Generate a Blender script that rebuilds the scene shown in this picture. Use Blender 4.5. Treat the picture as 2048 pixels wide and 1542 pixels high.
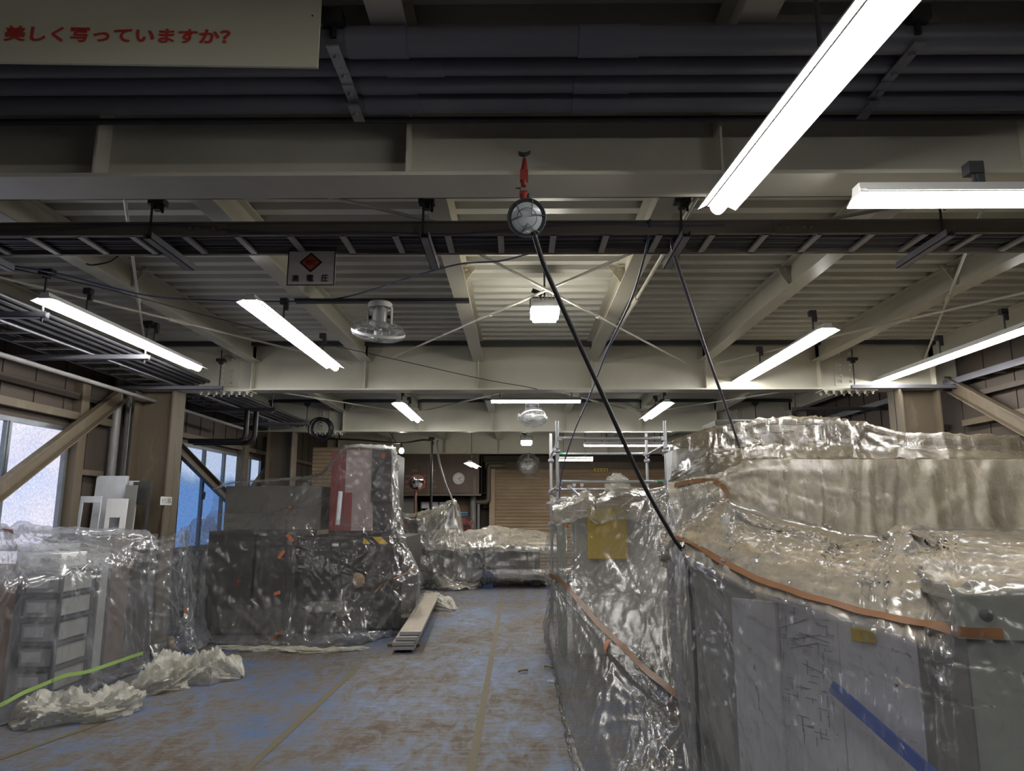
import bpy, math, random
import numpy as np
from mathutils import Vector, Matrix

# ------------------------------------------------------------------ scene, camera, light
scene = bpy.context.scene
COL = scene.collection
for _o in list(bpy.data.objects):
    bpy.data.objects.remove(_o, do_unlink=True)

F, CX, CY, H = 1420.0, 1024.0, 771.0, 1.55        # focal length in pixels of the 2048x1542 frame, eye height
TH = math.atan(251 / F)                            # the camera looks up by ten degrees
PS = math.atan(13 / F)
cam_data = bpy.data.cameras.new('camera')
cam = bpy.data.objects.new('camera', cam_data)
COL.objects.link(cam)
cam.location = (0, 0, H)
cam.rotation_euler = (math.pi / 2 + TH, 0, PS)
cam_data.sensor_width = 36.0
cam_data.lens = F / 2048 * 36.0
cam_data.clip_start = 0.02
scene.camera = cam

world = bpy.data.worlds.new('world')
scene.world = world
world.use_nodes = True
_bg = world.node_tree.nodes['Background']
_bg.inputs[0].default_value = (0.55, 0.68, 0.9, 1)
_bg.inputs[1].default_value = 0.6

scene.view_settings.view_transform = 'Standard'
scene.view_settings.look = 'None'
scene.view_settings.gamma = 1.0
scene.view_settings.use_curve_mapping = False
scene.view_settings.exposure = 0.28
scene.cycles.use_denoising = True
scene.cycles.max_bounces = 7
scene.cycles.diffuse_bounces = 4
scene.cycles.glossy_bounces = 3
scene.cycles.transmission_bounces = 4
scene.cycles.transparent_max_bounces = 14
scene.cycles.sample_clamp_indirect = 4.0
scene.cycles.caustics_reflective = False
scene.cycles.caustics_refractive = False

TUBE = 52.0            # brightness of the strip lamps
BAY = 70.0            # brightness of the square bay lamps
PANE = 0.85            # daylight in the frosted panes

# ------------------------------------------------------------------ where a pixel's ray meets a plane of the room
_c, _s = math.cos, math.sin
CR = np.array((_c(PS), _s(PS), 0.0))
CF = np.array((-_s(PS) * _c(TH), _c(PS) * _c(TH), _s(TH)))
CU = np.array((_s(PS) * _s(TH), -_c(PS) * _s(TH), _c(TH)))
EYE = np.array((0, 0, H))


def ray(u, v):
    return CR * ((u - CX) / F) + CU * ((CY - v) / F) + CF


def Py(u, v, y):
    d = ray(u, v)
    return EYE + d * (y / d[1])


def Pz(u, v, z=0.0):
    d = ray(u, v)
    return EYE + d * ((z - H) / d[2])


def Px(u, v, x):
    d = ray(u, v)
    return EYE + d * (x / d[0])


def proj(P):
    q = np.asarray(P) - EYE
    w = q @ CF
    return CX + F * (q @ CR) / w, CY - F * (q @ CU) / w, w


# ------------------------------------------------------------------ mesh helpers
class MB:
    """collects boxes, bars, tubes and sheets; obj() links them as ONE mesh object"""

    def __init__(self):
        self.v, self.f = [], []

    def add(self, verts, faces):
        b = len(self.v)
        self.v += [tuple(map(float, p)) for p in verts]
        self.f += [tuple(b + i for i in fc) for fc in faces]
        return self

    def box(self, c, s, rot=None):
        hx, hy, hz = s[0] / 2, s[1] / 2, s[2] / 2
        vs = [Vector((x, y, z)) for z in (-hz, hz) for y in (-hy, hy) for x in (-hx, hx)]
        if rot is not None:
            vs = [rot @ p for p in vs]
        c = Vector(c)
        return self.add([p + c for p in vs],
                        [(0, 2, 3, 1), (4, 5, 7, 6), (0, 1, 5, 4), (2, 6, 7, 3), (0, 4, 6, 2), (1, 3, 7, 5)])

    def mm(self, a, b):
        a, b = np.array(a, float), np.array(b, float)
        lo, hi = np.minimum(a, b), np.maximum(a, b)
        return self.box((lo + hi) / 2, hi - lo)

    def bar(self, p0, p1, w, h, up=(0, 0, 1)):
        p0, p1 = Vector(p0), Vector(p1)
        d = (p1 - p0)
        L = d.length
        d.normalize()
        u = Vector(up)
        if abs(d.dot(u)) > 0.98:
            u = Vector((0, 1, 0))
        x = d.cross(u).normalized()
        z = x.cross(d).normalized()
        R = Matrix((x, d, z)).transposed()
        return self.box((p0 + p1) / 2, (w, L, h), R)

    def tube(self, pts, r, n=10, cap=True):
        pts = [Vector(p) for p in pts]
        k = len(pts)
        rs = r if isinstance(r, (list, tuple)) else [r] * k
        d0 = (pts[1] - pts[0]).normalized()
        a = Vector((0, 0, 1)) if abs(d0.z) < 0.9 else Vector((1, 0, 0))
        x = d0.cross(a).normalized()
        vs, fs = [], []
        for i, p in enumerate(pts):
            if i == 0:
                d = pts[1] - pts[0]
            elif i == k - 1:
                d = pts[-1] - pts[-2]
            else:
                d = (pts[i + 1] - pts[i]).normalized() + (pts[i] - pts[i - 1]).normalized()
            if d.length < 1e-9:
                d = d0
            d = d.normalized()
            x = (x - d * x.dot(d)).normalized()
            y = d.cross(x)
            for j in range(n):
                t = 2 * math.pi * j / n
                vs.append(p + (x * math.cos(t) + y * math.sin(t)) * rs[i])
        for i in range(k - 1):
            for j in range(n):
                j2 = (j + 1) % n
                fs.append((i * n + j, i * n + j2, (i + 1) * n + j2, (i + 1) * n + j))
        if cap:
            fs.append(tuple(range(n - 1, -1, -1)))
            fs.append(tuple((k - 1) * n + j for j in range(n)))
        return self.add(vs, fs)

    def ring(self, c, axis, R, r, n=28, m=6):
        c, ax = Vector(c), Vector(axis).normalized()
        a = Vector((0, 0, 1)) if abs(ax.z) < 0.9 else Vector((1, 0, 0))
        x = ax.cross(a).normalized()
        y = ax.cross(x)
        vs, fs = [], []
        for i in range(n):
            t = 2 * math.pi * i / n
            e = x * math.cos(t) + y * math.sin(t)
            for j in range(m):
                s = 2 * math.pi * j / m
                vs.append(c + e * (R + r * math.cos(s)) + ax * (r * math.sin(s)))
        for i in range(n):
            for j in range(m):
                i2, j2 = (i + 1) % n, (j + 1) % m
                fs.append((i * m + j, i2 * m + j, i2 * m + j2, i * m + j2))
        return self.add(vs, fs)

    def lathe(self, c, axis, prof, n=24, cap=True):
        """prof: (radius, distance along axis) pairs"""
        c, ax = Vector(c), Vector(axis).normalized()
        a = Vector((0, 0, 1)) if abs(ax.z) < 0.9 else Vector((1, 0, 0))
        x = ax.cross(a).normalized()
        y = ax.cross(x)
        vs, fs = [], []
        for (r, h) in prof:
            for j in range(n):
                t = 2 * math.pi * j / n
                vs.append(c + ax * h + (x * math.cos(t) + y * math.sin(t)) * max(r, 1e-4))
        for i in range(len(prof) - 1):
            for j in range(n):
                j2 = (j + 1) % n
                fs.append((i * n + j, i * n + j2, (i + 1) * n + j2, (i + 1) * n + j))
        if cap:
            fs.append(tuple(range(n - 1, -1, -1)))
            fs.append(tuple((len(prof) - 1) * n + j for j in range(n)))
        return self.add(vs, fs)

    def prism(self, poly, p0, p1, ex, ey):
        """polygon (a, b) in the plane of ex, ey swept from p0 to p1"""
        p0, p1, ex, ey = Vector(p0), Vector(p1), Vector(ex), Vector(ey)
        n = len(poly)
        vs = [p0 + ex * a + ey * b for a, b in poly] + [p1 + ex * a + ey * b for a, b in poly]
        fs = [(i, (i + 1) % n, n + (i + 1) % n, n + i) for i in range(n)]
        fs += [tuple(range(n - 1, -1, -1)), tuple(range(n, 2 * n))]
        return self.add(vs, fs)

    def quad(self, a, b, c, d):
        return self.add([a, b, c, d], [(0, 1, 2, 3)])


def tag(o, label=None, cat=None, group=None, kind=None):
    if label:
        o['label'] = label
    if cat:
        o['category'] = cat
    if group:
        o['group'] = group
    if kind:
        o['kind'] = kind
    return o


def thing(name, label, cat, loc=(0, 0, 0), group=None):
    o = bpy.data.objects.new(name, None)
    COL.objects.link(o)
    o.location = Vector([float(a) for a in loc])
    o.empty_display_size = 0.1
    return tag(o, label, cat, group)


def base_of(o):
    p = Vector((0, 0, 0))
    while o is not None:
        p += o.location
        o = o.parent
    return p


def obj(name, mb, mat, parent=None, label=None, cat=None, group=None, kind=None, smooth=True, origin=None, bevel=0.0):
    """one mesh object; mb is in world coordinates"""
    me = bpy.data.meshes.new(name)
    off = base_of(parent) if parent is not None else Vector(origin if origin is not None else (0, 0, 0))
    vs = np.array(mb.v, dtype=float) - np.array(off)
    me.from_pydata(vs.tolist(), [], mb.f)
    me.validate()
    if smooth:
        me.shade_smooth()
        me.set_sharp_from_angle(angle=math.radians(38))
    me.materials.append(mat)
    o = bpy.data.objects.new(name, me)
    COL.objects.link(o)
    if parent is not None:
        o.parent = parent
    else:
        o.location = off
    if bevel:
        b = o.modifiers.new('bevel', 'BEVEL')
        b.width = bevel
        b.segments = 2
        b.limit_method = 'ANGLE'
    return tag(o, label, cat, group, kind)


def struct(name, mb, mat, label=None, smooth=False, bevel=0.0):
    return obj(name, mb, mat, label=label, kind='structure', smooth=smooth, bevel=bevel)


def copy_tree(o, loc=None, label=None, parent=None):
    c = o.copy()
    COL.objects.link(c)
    c.parent = parent
    if loc is not None:
        c.location = Vector([float(a) for a in loc])
    if label:
        c['label'] = label
    for ch in list(o.children):
        copy_tree(ch, parent=c)
    return c


def lettering(name, text, mat, parent, origin, ex, ey, height, width=None, depth=0.001, offset=0.0):
    """flat letters as a mesh part; origin is the lower left corner, ex / ey the writing and up directions"""
    cu = bpy.data.curves.new('letters', 'FONT')
    cu.body = text
    cu.size = 1.0
    cu.resolution_u = 4
    cu.offset = offset
    to = bpy.data.objects.new('letters', cu)
    COL.objects.link(to)
    bpy.context.view_layer.update()
    dg = bpy.context.evaluated_depsgraph_get()
    me = bpy.data.meshes.new_from_object(to.evaluated_get(dg))
    co = np.array([v.co[:] for v in me.vertices])
    fs = [tuple(p.vertices) for p in me.polygons]
    bpy.data.objects.remove(to, do_unlink=True)
    bpy.data.curves.remove(cu)
    bpy.data.meshes.remove(me)
    if len(co) == 0:
        return None
    lo, hi = co.min(0), co.max(0)
    s = height / max(hi[1] - lo[1], 1e-6)
    sx = s if width is None else width / max(hi[0] - lo[0], 1e-6)
    ex, ey = np.array(ex, float), np.array(ey, float)
    n = np.cross(ex, ey)
    pts = np.array(origin, float) + np.outer((co[:, 0] - lo[0]) * sx, ex) + np.outer((co[:, 1] - lo[1]) * s, ey) + n * depth
    return obj(name, MB().add(pts, fs), mat, parent, smooth=False)


# ------------------------------------------------------------------ materials
def new_mat(name):
    m = bpy.data.materials.new(name)
    m.use_nodes = True
    nt = m.node_tree
    for n in list(nt.nodes):
        nt.nodes.remove(n)
    out = nt.nodes.new('ShaderNodeOutputMaterial')
    return m, nt, out


def N(nt, kind, **kw):
    n = nt.nodes.new(kind)
    for k, v in kw.items():
        if k.startswith('i_'):
            key = k[2:].replace('_', ' ')
            n.inputs[key].default_value = v
        else:
            setattr(n, k, v)
    return n


def L(nt, a, b):
    nt.links.new(a, b)


def ramp(nt, fac, stops):
    r = nt.nodes.new('ShaderNodeValToRGB')
    el = r.color_ramp.elements
    while len(el) < len(stops):
        el.new(0.5)
    for e, (p, c) in zip(el, stops):
        e.position = p
        e.color = (c[0], c[1], c[2], 1) if len(c) == 3 else c
    L(nt, fac, r.inputs[0])
    return r.outputs[0]


def math_n(nt, op, a, b=None, clamp=False):
    n = nt.nodes.new('ShaderNodeMath')
    n.operation = op
    n.use_clamp = clamp
    for i, x in enumerate((a, b)):
        if x is None:
            continue
        if isinstance(x, (int, float)):
            n.inputs[i].default_value = x
        else:
            L(nt, x, n.inputs[i])
    return n.outputs[0]


def coords(nt, scale=(1, 1, 1), kind='Object'):
    t = nt.nodes.new('ShaderNodeTexCoord')
    mp = nt.nodes.new('ShaderNodeMapping')
    mp.inputs['Scale'].default_value = scale
    L(nt, t.outputs[kind], mp.inputs[0])
    return mp.outputs[0]


def noise(nt, vec, scale, detail=4, rough=0.55, dist=0.0, kind=None):
    n = nt.nodes.new('ShaderNodeTexNoise')
    if kind:
        n.noise_type = kind
    n.inputs['Scale'].default_value = scale
    n.inputs['Detail'].default_value = detail
    n.inputs['Roughness'].default_value = rough
    n.inputs['Distortion'].default_value = dist
    L(nt, vec, n.inputs['Vector'])
    return n.outputs[0]


def paint(name, col, rough=0.5, dirt=None, dirt_amt=0.4, scale=3.0, metal=0.0, stretch=(1, 1, 1), bump=0.0, spec=0.5):
    """a coloured surface with blotches of dirt"""
    m, nt, out = new_mat(name)
    b = N(nt, 'ShaderNodeBsdfPrincipled')
    b.inputs['Roughness'].default_value = rough
    b.inputs['Metallic'].default_value = metal
    b.inputs['Specular IOR Level'].default_value = spec
    L(nt, b.outputs[0], out.inputs[0])
    if dirt is None:
        dirt = tuple(c * 0.6 for c in col)
    vec = coords(nt, stretch)
    n1 = noise(nt, vec, scale, 6, 0.62, 0.4)
    lo = 0.62 - dirt_amt * 0.5
    c = ramp(nt, n1, [(max(0.0, lo - 0.16), col), (min(1.0, lo + 0.26), tuple(col[i] * (1 - dirt_amt) + dirt[i] * dirt_amt for i in range(3)))])
    L(nt, c, b.inputs['Base Color'])
    if bump:
        bp = N(nt, 'ShaderNodeBump')
        bp.inputs['Strength'].default_value = bump
        bp.inputs['Distance'].default_value = 0.01
        L(nt, noise(nt, vec, scale * 8, 4), bp.inputs['Height'])
        L(nt, bp.outputs[0], b.inputs['Normal'])
    return m


def glow(name, col, strength):
    m, nt, out = new_mat(name)
    e = N(nt, 'ShaderNodeEmission')
    e.inputs[0].default_value = (*col, 1)
    e.inputs[1].default_value = strength
    L(nt, e.outputs[0], out.inputs[0])
    return m


def plastic(name, alpha=0.3, tint=(0.78, 0.79, 0.8), dust=0.5, dust_col=(0.4, 0.34, 0.25), gloss=0.16, bump=0.5, scale=9.0, side_dust=0.0, rough=0.18, streak=0.5, dust_blot=1.0, fres=0.3):
    """thin polythene sheeting: mostly clear, glossy along its creases, dusty where it faces up"""
    m, nt, out = new_mat(name)
    vec = coords(nt)
    cr = noise(nt, vec, scale, 5, 0.55, 0.6, 'RIDGED_MULTIFRACTAL')
    fine = noise(nt, coords(nt, (1, 1, 0.3)), scale * 4.0, 4, 0.6, 0.5)
    hsum = math_n(nt, 'ADD', math_n(nt, 'MULTIPLY', cr, 0.25), math_n(nt, 'MULTIPLY', fine, 0.6))
    bp = N(nt, 'ShaderNodeBump')
    bp.inputs['Strength'].default_value = bump
    bp.inputs['Distance'].default_value = 0.02
    L(nt, hsum, bp.inputs['Height'])
    geo = N(nt, 'ShaderNodeNewGeometry')
    sep = N(nt, 'ShaderNodeSeparateXYZ')
    L(nt, geo.outputs['Normal'], sep.inputs[0])
    up = math_n(nt, 'ABSOLUTE', sep.outputs[2])
    upm = N(nt, 'ShaderNodeMapRange')
    upm.inputs[1].default_value = 0.25
    upm.inputs[2].default_value = 0.8
    L(nt, up, upm.inputs[0])
    blot = noise(nt, vec, 2.6, 7, 0.68, 0.8)
    blotm = N(nt, 'ShaderNodeMapRange')
    blotm.inputs[1].default_value = 0.3
    blotm.inputs[2].default_value = 0.62
    L(nt, blot, blotm.inputs[0])
    dustf = math_n(nt, 'MULTIPLY', math_n(nt, 'ADD', math_n(nt, 'MULTIPLY', upm.outputs[0], dust), side_dust), math_n(nt, 'ADD', 1 - dust_blot, math_n(nt, 'MULTIPLY', blotm.outputs[0], dust_blot)), True)
    # colour: clear film greyish white, dust beige-brown
    mixc = N(nt, 'ShaderNodeMix', data_type='RGBA')
    mixc.inputs[6].default_value = (*tint, 1)
    L(nt, ramp(nt, noise(nt, vec, 6.0, 6, 0.7, 1.0), [(0.3, tuple(c * 0.62 for c in dust_col)), (0.5, dust_col), (0.66, tuple(min(1, c * 1.6) for c in dust_col))]), mixc.inputs[7])
    L(nt, math_n(nt, 'MULTIPLY', dustf, 0.9), mixc.inputs[0])
    dif = N(nt, 'ShaderNodeBsdfDiffuse')
    tr = N(nt, 'ShaderNodeBsdfTranslucent')
    L(nt, mixc.outputs[2], dif.inputs[0])
    L(nt, mixc.outputs[2], tr.inputs[0])
    L(nt, bp.outputs[0], dif.inputs[1])
    body = N(nt, 'ShaderNodeMixShader')
    body.inputs[0].default_value = 0.35
    L(nt, dif.outputs[0], body.inputs[1])
    L(nt, tr.outputs[0], body.inputs[2])
    clear = N(nt, 'ShaderNodeBsdfTransparent')
    clear.inputs[0].default_value = (0.97, 0.97, 0.97, 1)
    lw = N(nt, 'ShaderNodeLayerWeight')
    lw.inputs[0].default_value = 0.35
    L(nt, bp.outputs[0], lw.inputs[1])
    a1 = math_n(nt, 'ADD', alpha, math_n(nt, 'MULTIPLY', lw.outputs['Facing'], 0.22))
    a2 = math_n(nt, 'MULTIPLY', a1, math_n(nt, 'ADD', 0.62, math_n(nt, 'MULTIPLY', blotm.outputs[0], 0.6)))
    stk = N(nt, 'ShaderNodeMapRange')
    stk.inputs[1].default_value = 0.52
    stk.inputs[2].default_value = 0.72
    L(nt, noise(nt, coords(nt, (1, 1, 0.11)), 11.0, 5, 0.6, 0.4), stk.inputs[0])
    a2 = math_n(nt, 'MULTIPLY', a2, math_n(nt, 'ADD', 1.0 - streak * 0.3, math_n(nt, 'MULTIPLY', stk.outputs[0], streak * 2.2)))
    a3 = math_n(nt, 'ADD', a2, math_n(nt, 'MULTIPLY', dustf, 0.75), True)
    mx = N(nt, 'ShaderNodeMixShader')
    L(nt, a3, mx.inputs[0])
    L(nt, clear.outputs[0], mx.inputs[1])
    L(nt, body.outputs[0], mx.inputs[2])
    gl = N(nt, 'ShaderNodeBsdfGlossy')
    gl.inputs['Roughness'].default_value = rough
    gl.inputs[0].default_value = (1, 1, 1, 1)
    L(nt, bp.outputs[0], gl.inputs['Normal'])
    gf = math_n(nt, 'ADD', gloss, math_n(nt, 'MULTIPLY', lw.outputs['Fresnel'], fres), True)
    gf = math_n(nt, 'MULTIPLY', gf, math_n(nt, 'SUBTRACT', 1.0, math_n(nt, 'MULTIPLY', dustf, 0.93)))
    fin = N(nt, 'ShaderNodeMixShader')
    L(nt, gf, fin.inputs[0])
    L(nt, mx.outputs[0], fin.inputs[1])
    L(nt, gl.outputs[0], fin.inputs[2])
    L(nt, fin.outputs[0], out.inputs[0])
    return m


M = {}
M['cream'] = paint('cream_paint', (0.6, 0.575, 0.48), 0.38, (0.34, 0.31, 0.25), 0.35, 1.6)
M['deck'] = paint('deck_paint', (0.63, 0.625, 0.57), 0.42, (0.4, 0.37, 0.3), 0.35, 1.4)
M['dirty_cream'] = paint('dirty_cream', (0.24, 0.2, 0.135), 0.6, (0.085, 0.064, 0.042), 0.85, 4.5, stretch=(1, 1, 0.35), bump=0.2)
M['wall'] = paint('sooty_board', (0.056, 0.044, 0.034), 0.8, (0.06, 0.045, 0.035), 0.85, 1.7, stretch=(1, 1, 0.45), bump=0.2)
M['back_wall'] = paint('back_board', (0.075, 0.058, 0.045), 0.8, (0.03, 0.025, 0.022), 0.8, 1.5, bump=0.2)
M['brown'] = paint('brown_panel', (0.135, 0.088, 0.062), 0.6, (0.06, 0.04, 0.03), 0.7, 2.4, stretch=(1, 1, 0.6))
M['pipe'] = paint('grey_pipe', (0.19, 0.19, 0.22), 0.42, (0.11, 0.11, 0.13), 0.7, 5, stretch=(0.2, 1, 1))
M['pipe_light'] = paint('pale_pipe', (0.26, 0.26, 0.26), 0.45, (0.12, 0.11, 0.1), 0.6, 4)
M['dark_steel'] = paint('dark_steel', (0.06, 0.06, 0.068), 0.45, (0.025, 0.025, 0.028), 0.6, 6)
M['galv'] = paint('galvanised', (0.42, 0.43, 0.45), 0.4, (0.26, 0.26, 0.27), 0.5, 8, metal=0.6)
M['plank'] = paint('plank_steel', (0.55, 0.53, 0.49), 0.5, (0.34, 0.27, 0.19), 0.75, 3.5, metal=0.25, stretch=(2, 0.6, 1))
M['rail'] = paint('dusty_rail', (0.22, 0.2, 0.18), 0.55, (0.12, 0.105, 0.09), 0.6, 6, stretch=(0.3, 1, 1))
M['rung'] = paint('tray_rung', (0.34, 0.33, 0.31), 0.5, (0.2, 0.18, 0.15), 0.5, 8)
M['black'] = paint('black_plastic', (0.012, 0.012, 0.013), 0.45, (0.03, 0.028, 0.025), 0.4, 5)
M['cable'] = paint('black_cable', (0.014, 0.014, 0.016), 0.4)
M['cable_purple'] = paint('purple_cable', (0.08, 0.07, 0.11), 0.45)
M['cable_blue'] = paint('blue_cable', (0.04, 0.06, 0.15), 0.45)
M['white'] = paint('white_enamel', (0.7, 0.7, 0.68), 0.35, (0.5, 0.48, 0.44), 0.35, 4)
M['reflector'] = paint('lamp_enamel', (0.5, 0.5, 0.48), 0.35, (0.42, 0.42, 0.4), 0.3, 4)
M['board'] = paint('white_board', (0.66, 0.69, 0.74), 0.5, (0.4, 0.4, 0.42), 0.5, 6)
M['banner'] = paint('cream_banner', (0.56, 0.55, 0.42), 0.55, (0.44, 0.42, 0.31), 0.45, 2.0)
M['red_letter'] = paint('red_lettering', (0.5, 0.035, 0.025), 0.5)
M['black_letter'] = paint('black_lettering', (0.012, 0.012, 0.012), 0.5)
M['sign_white'] = paint('sign_face', (0.5, 0.47, 0.47), 0.5, (0.38, 0.34, 0.34), 0.4, 5)
M['sign_red'] = paint('sign_red', (0.42, 0.06, 0.03), 0.5)
M['orange'] = paint('orange_tape', (0.4, 0.13, 0.055), 0.55, (0.4, 0.13, 0.06), 0.5, 20)
M['tan'] = paint('tan_tape', (0.19, 0.088, 0.036), 0.5, (0.11, 0.048, 0.02), 0.6, 9)
M['green_tape'] = paint('green_tape', (0.3, 0.46, 0.11), 0.6, (0.36, 0.5, 0.2), 0.4, 12)
M['olive_tape'] = paint('olive_tape', (0.125, 0.13, 0.045), 0.6, (0.095, 0.068, 0.036), 0.85, 7)
M['clamp_red'] = paint('red_clamp', (0.25, 0.032, 0.02), 0.45, (0.25, 0.04, 0.03), 0.5, 12)
M['tube_far'] = glow('lit_tube_far', (1.0, 0.98, 0.93), TUBE * 1.7)
M['tube'] = glow('lit_tube', (1.0, 0.985, 0.955), TUBE)
M['bay'] = glow('lit_bay_lens', (1.0, 0.95, 0.82), BAY)
M['machine_dark'] = paint('machine_dark', (0.028, 0.028, 0.03), 0.4, (0.06, 0.055, 0.05), 0.5, 2.5)
M['machine_grey'] = paint('machine_grey', (0.4, 0.4, 0.38), 0.5, (0.28, 0.27, 0.25), 0.5, 2)
M['machine_green'] = paint('machine_green_grey', (0.33, 0.36, 0.31), 0.5, (0.24, 0.25, 0.2), 0.5, 2)
M['machine_mid'] = paint('machine_mid', (0.2, 0.195, 0.18), 0.5, (0.13, 0.12, 0.1), 0.5, 2)
M['machine_beige'] = paint('machine_beige', (0.5, 0.46, 0.37), 0.5, (0.36, 0.32, 0.24), 0.5, 2)
M['red'] = paint('red_panel', (0.3, 0.022, 0.028), 0.4)
M['pinkwhite'] = paint('pinkish_white', (0.5, 0.4, 0.39), 0.45)
M['yellow'] = paint('yellow_panel', (0.66, 0.46, 0.02), 0.45)
M['paper'] = paint('paper_white', (0.66, 0.66, 0.7), 0.6, (0.55, 0.55, 0.6), 0.4, 4)
M['paper_ink'] = paint('ink_grey', (0.22, 0.22, 0.24), 0.7)
M['blue'] = paint('blue_stripe', (0.03, 0.1, 0.45), 0.5)
M['carton'] = paint('carton', (0.36, 0.24, 0.14), 0.7, (0.25, 0.16, 0.1), 0.5, 4)
M['wood'] = paint('brown_wood', (0.16, 0.095, 0.055), 0.6, (0.08, 0.05, 0.03), 0.6, 3, stretch=(1, 1, 0.2))
M['stick'] = paint('yellow_stick', (0.55, 0.36, 0.12), 0.5)
M['green'] = paint('green_stick', (0.03, 0.2, 0.1), 0.5)
M['shutter'] = paint('shutter_slat', (0.5, 0.37, 0.24), 0.5, (0.2, 0.14, 0.09), 0.6, 2.4, stretch=(0.4, 1, 1))
M['mirror'] = paint('convex_mirror', (0.75, 0.77, 0.8), 0.06, metal=1.0, dirt=(0.5, 0.5, 0.5), dirt_amt=0.3)
M['leaf'] = paint('dry_leaf', (0.26, 0.16, 0.06), 0.7)
M['blue_tarp'] = paint('blue_tarp', (0.04, 0.09, 0.27), 0.5, (0.1, 0.12, 0.2), 0.5, 9)
M['fan_grey'] = paint('fan_grey', (0.4, 0.41, 0.42), 0.35)
M['lens'] = paint('work_lamp_lens', (0.36, 0.39, 0.4), 0.2)
M['alu'] = paint('window_aluminium', (0.22, 0.25, 0.28), 0.4, (0.1, 0.1, 0.1), 0.5, 6, metal=0.5)

# sheets: film over the machines, from almost clear to dusty
M['film'] = plastic('film_clear', 0.11, tint=(0.46, 0.45, 0.44), dust=0.3, dust_col=(.22, .19, .15), gloss=0.022, bump=0.14, scale=7, fres=.16)
M['film_window'] = plastic('film_near_windows', 0.22, tint=(0.5, 0.52, 0.57), dust=0.3, dust_col=(.3, .27, .22), gloss=0.018, bump=0.13, scale=7, fres=.14)
M['film_grey'] = plastic('film_grey', 0.22, tint=(0.28, 0.275, 0.265), dust=0.0, gloss=0.012, bump=0.16, rough=.2, streak=.35, fres=.1)
M['film_front'] = plastic('film_front', 0.26, tint=(0.38, 0.38, 0.39), dust=1.0, dust_col=(0.35, 0.285, 0.19), gloss=0.022, bump=0.15, dust_blot=.6, fres=.2, side_dust=0.03)
M['film_dusty'] = plastic('film_dusty', 0.62, tint=(0.66, 0.58, 0.44), dust=1.0, dust_col=(0.1, 0.085, 0.062), gloss=0.07, bump=0.6, scale=22.0, side_dust=0.0, streak=.3, rough=.2, dust_blot=.3)  # pale tint makes the front read as lamplit; up-facing dust darkened against it
M['film_brown'] = plastic('film_brown', 0.34, tint=(0.34, 0.29, 0.21), dust=.9, dust_col=(0.1, 0.084, 0.06), gloss=0.05, bump=0.5, scale=14.0, streak=.4, rough=.2, dust_blot=.4)
M['film_far'] = plastic('film_far', 0.24, tint=(0.5, 0.49, 0.46), dust=1.0, dust_col=(0.32, 0.27, 0.2), gloss=0.06, bump=0.4)
M['film_heap'] = plastic('film_heap', 0.42, tint=(0.72, 0.69, 0.58), dust=0.25, dust_col=(0.5, 0.45, 0.33), gloss=0.12, bump=0.8, scale=16.0, streak=.3)
M['film_bag'] = plastic('film_bag', 0.04, tint=(0.5, 0.5, 0.5), dust=0.0, gloss=0.05, bump=0.6)


def pane_mat():
    m, nt, out = new_mat('frosted_pane')
    vec = coords(nt)
    vo = N(nt, 'ShaderNodeTexVoronoi')
    vo.feature = 'SMOOTH_F1'
    vo.inputs['Scale'].default_value = 42
    L(nt, vec, vo.inputs['Vector'])
    bp = N(nt, 'ShaderNodeBump')
    bp.inputs['Strength'].default_value = 0.8
    bp.inputs['Distance'].default_value = 0.01
    L(nt, vo.outputs['Distance'], bp.inputs['Height'])
    big = noise(nt, vec, 0.9, 2)
    col = ramp(nt, big, [(0.35, (0.62, 0.72, 1.0)), (0.65, (0.96, 0.9, 1.0))])
    ptn = ramp(nt, vo.outputs['Distance'], [(0.1, (1.08, 1.08, 1.08)), (0.7, (0.8, 0.81, 0.85))])
    mul = N(nt, 'ShaderNodeMix', data_type='RGBA', blend_type='MULTIPLY')
    mul.inputs[0].default_value = 1.0
    L(nt, col, mul.inputs[6])
    L(nt, ptn, mul.inputs[7])
    e = N(nt, 'ShaderNodeEmission')
    e.inputs[1].default_value = PANE
    L(nt, mul.outputs[2], e.inputs[0])
    g = N(nt, 'ShaderNodeBsdfGlossy')
    g.inputs['Roughness'].default_value = 0.15
    L(nt, bp.outputs[0], g.inputs['Normal'])
    mx = N(nt, 'ShaderNodeMixShader')
    mx.inputs[0].default_value = 0.06
    L(nt, e.outputs[0], mx.inputs[1])
    L(nt, g.outputs[0], mx.inputs[2])
    L(nt, mx.outputs[0], out.inputs[0])
    return m


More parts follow.
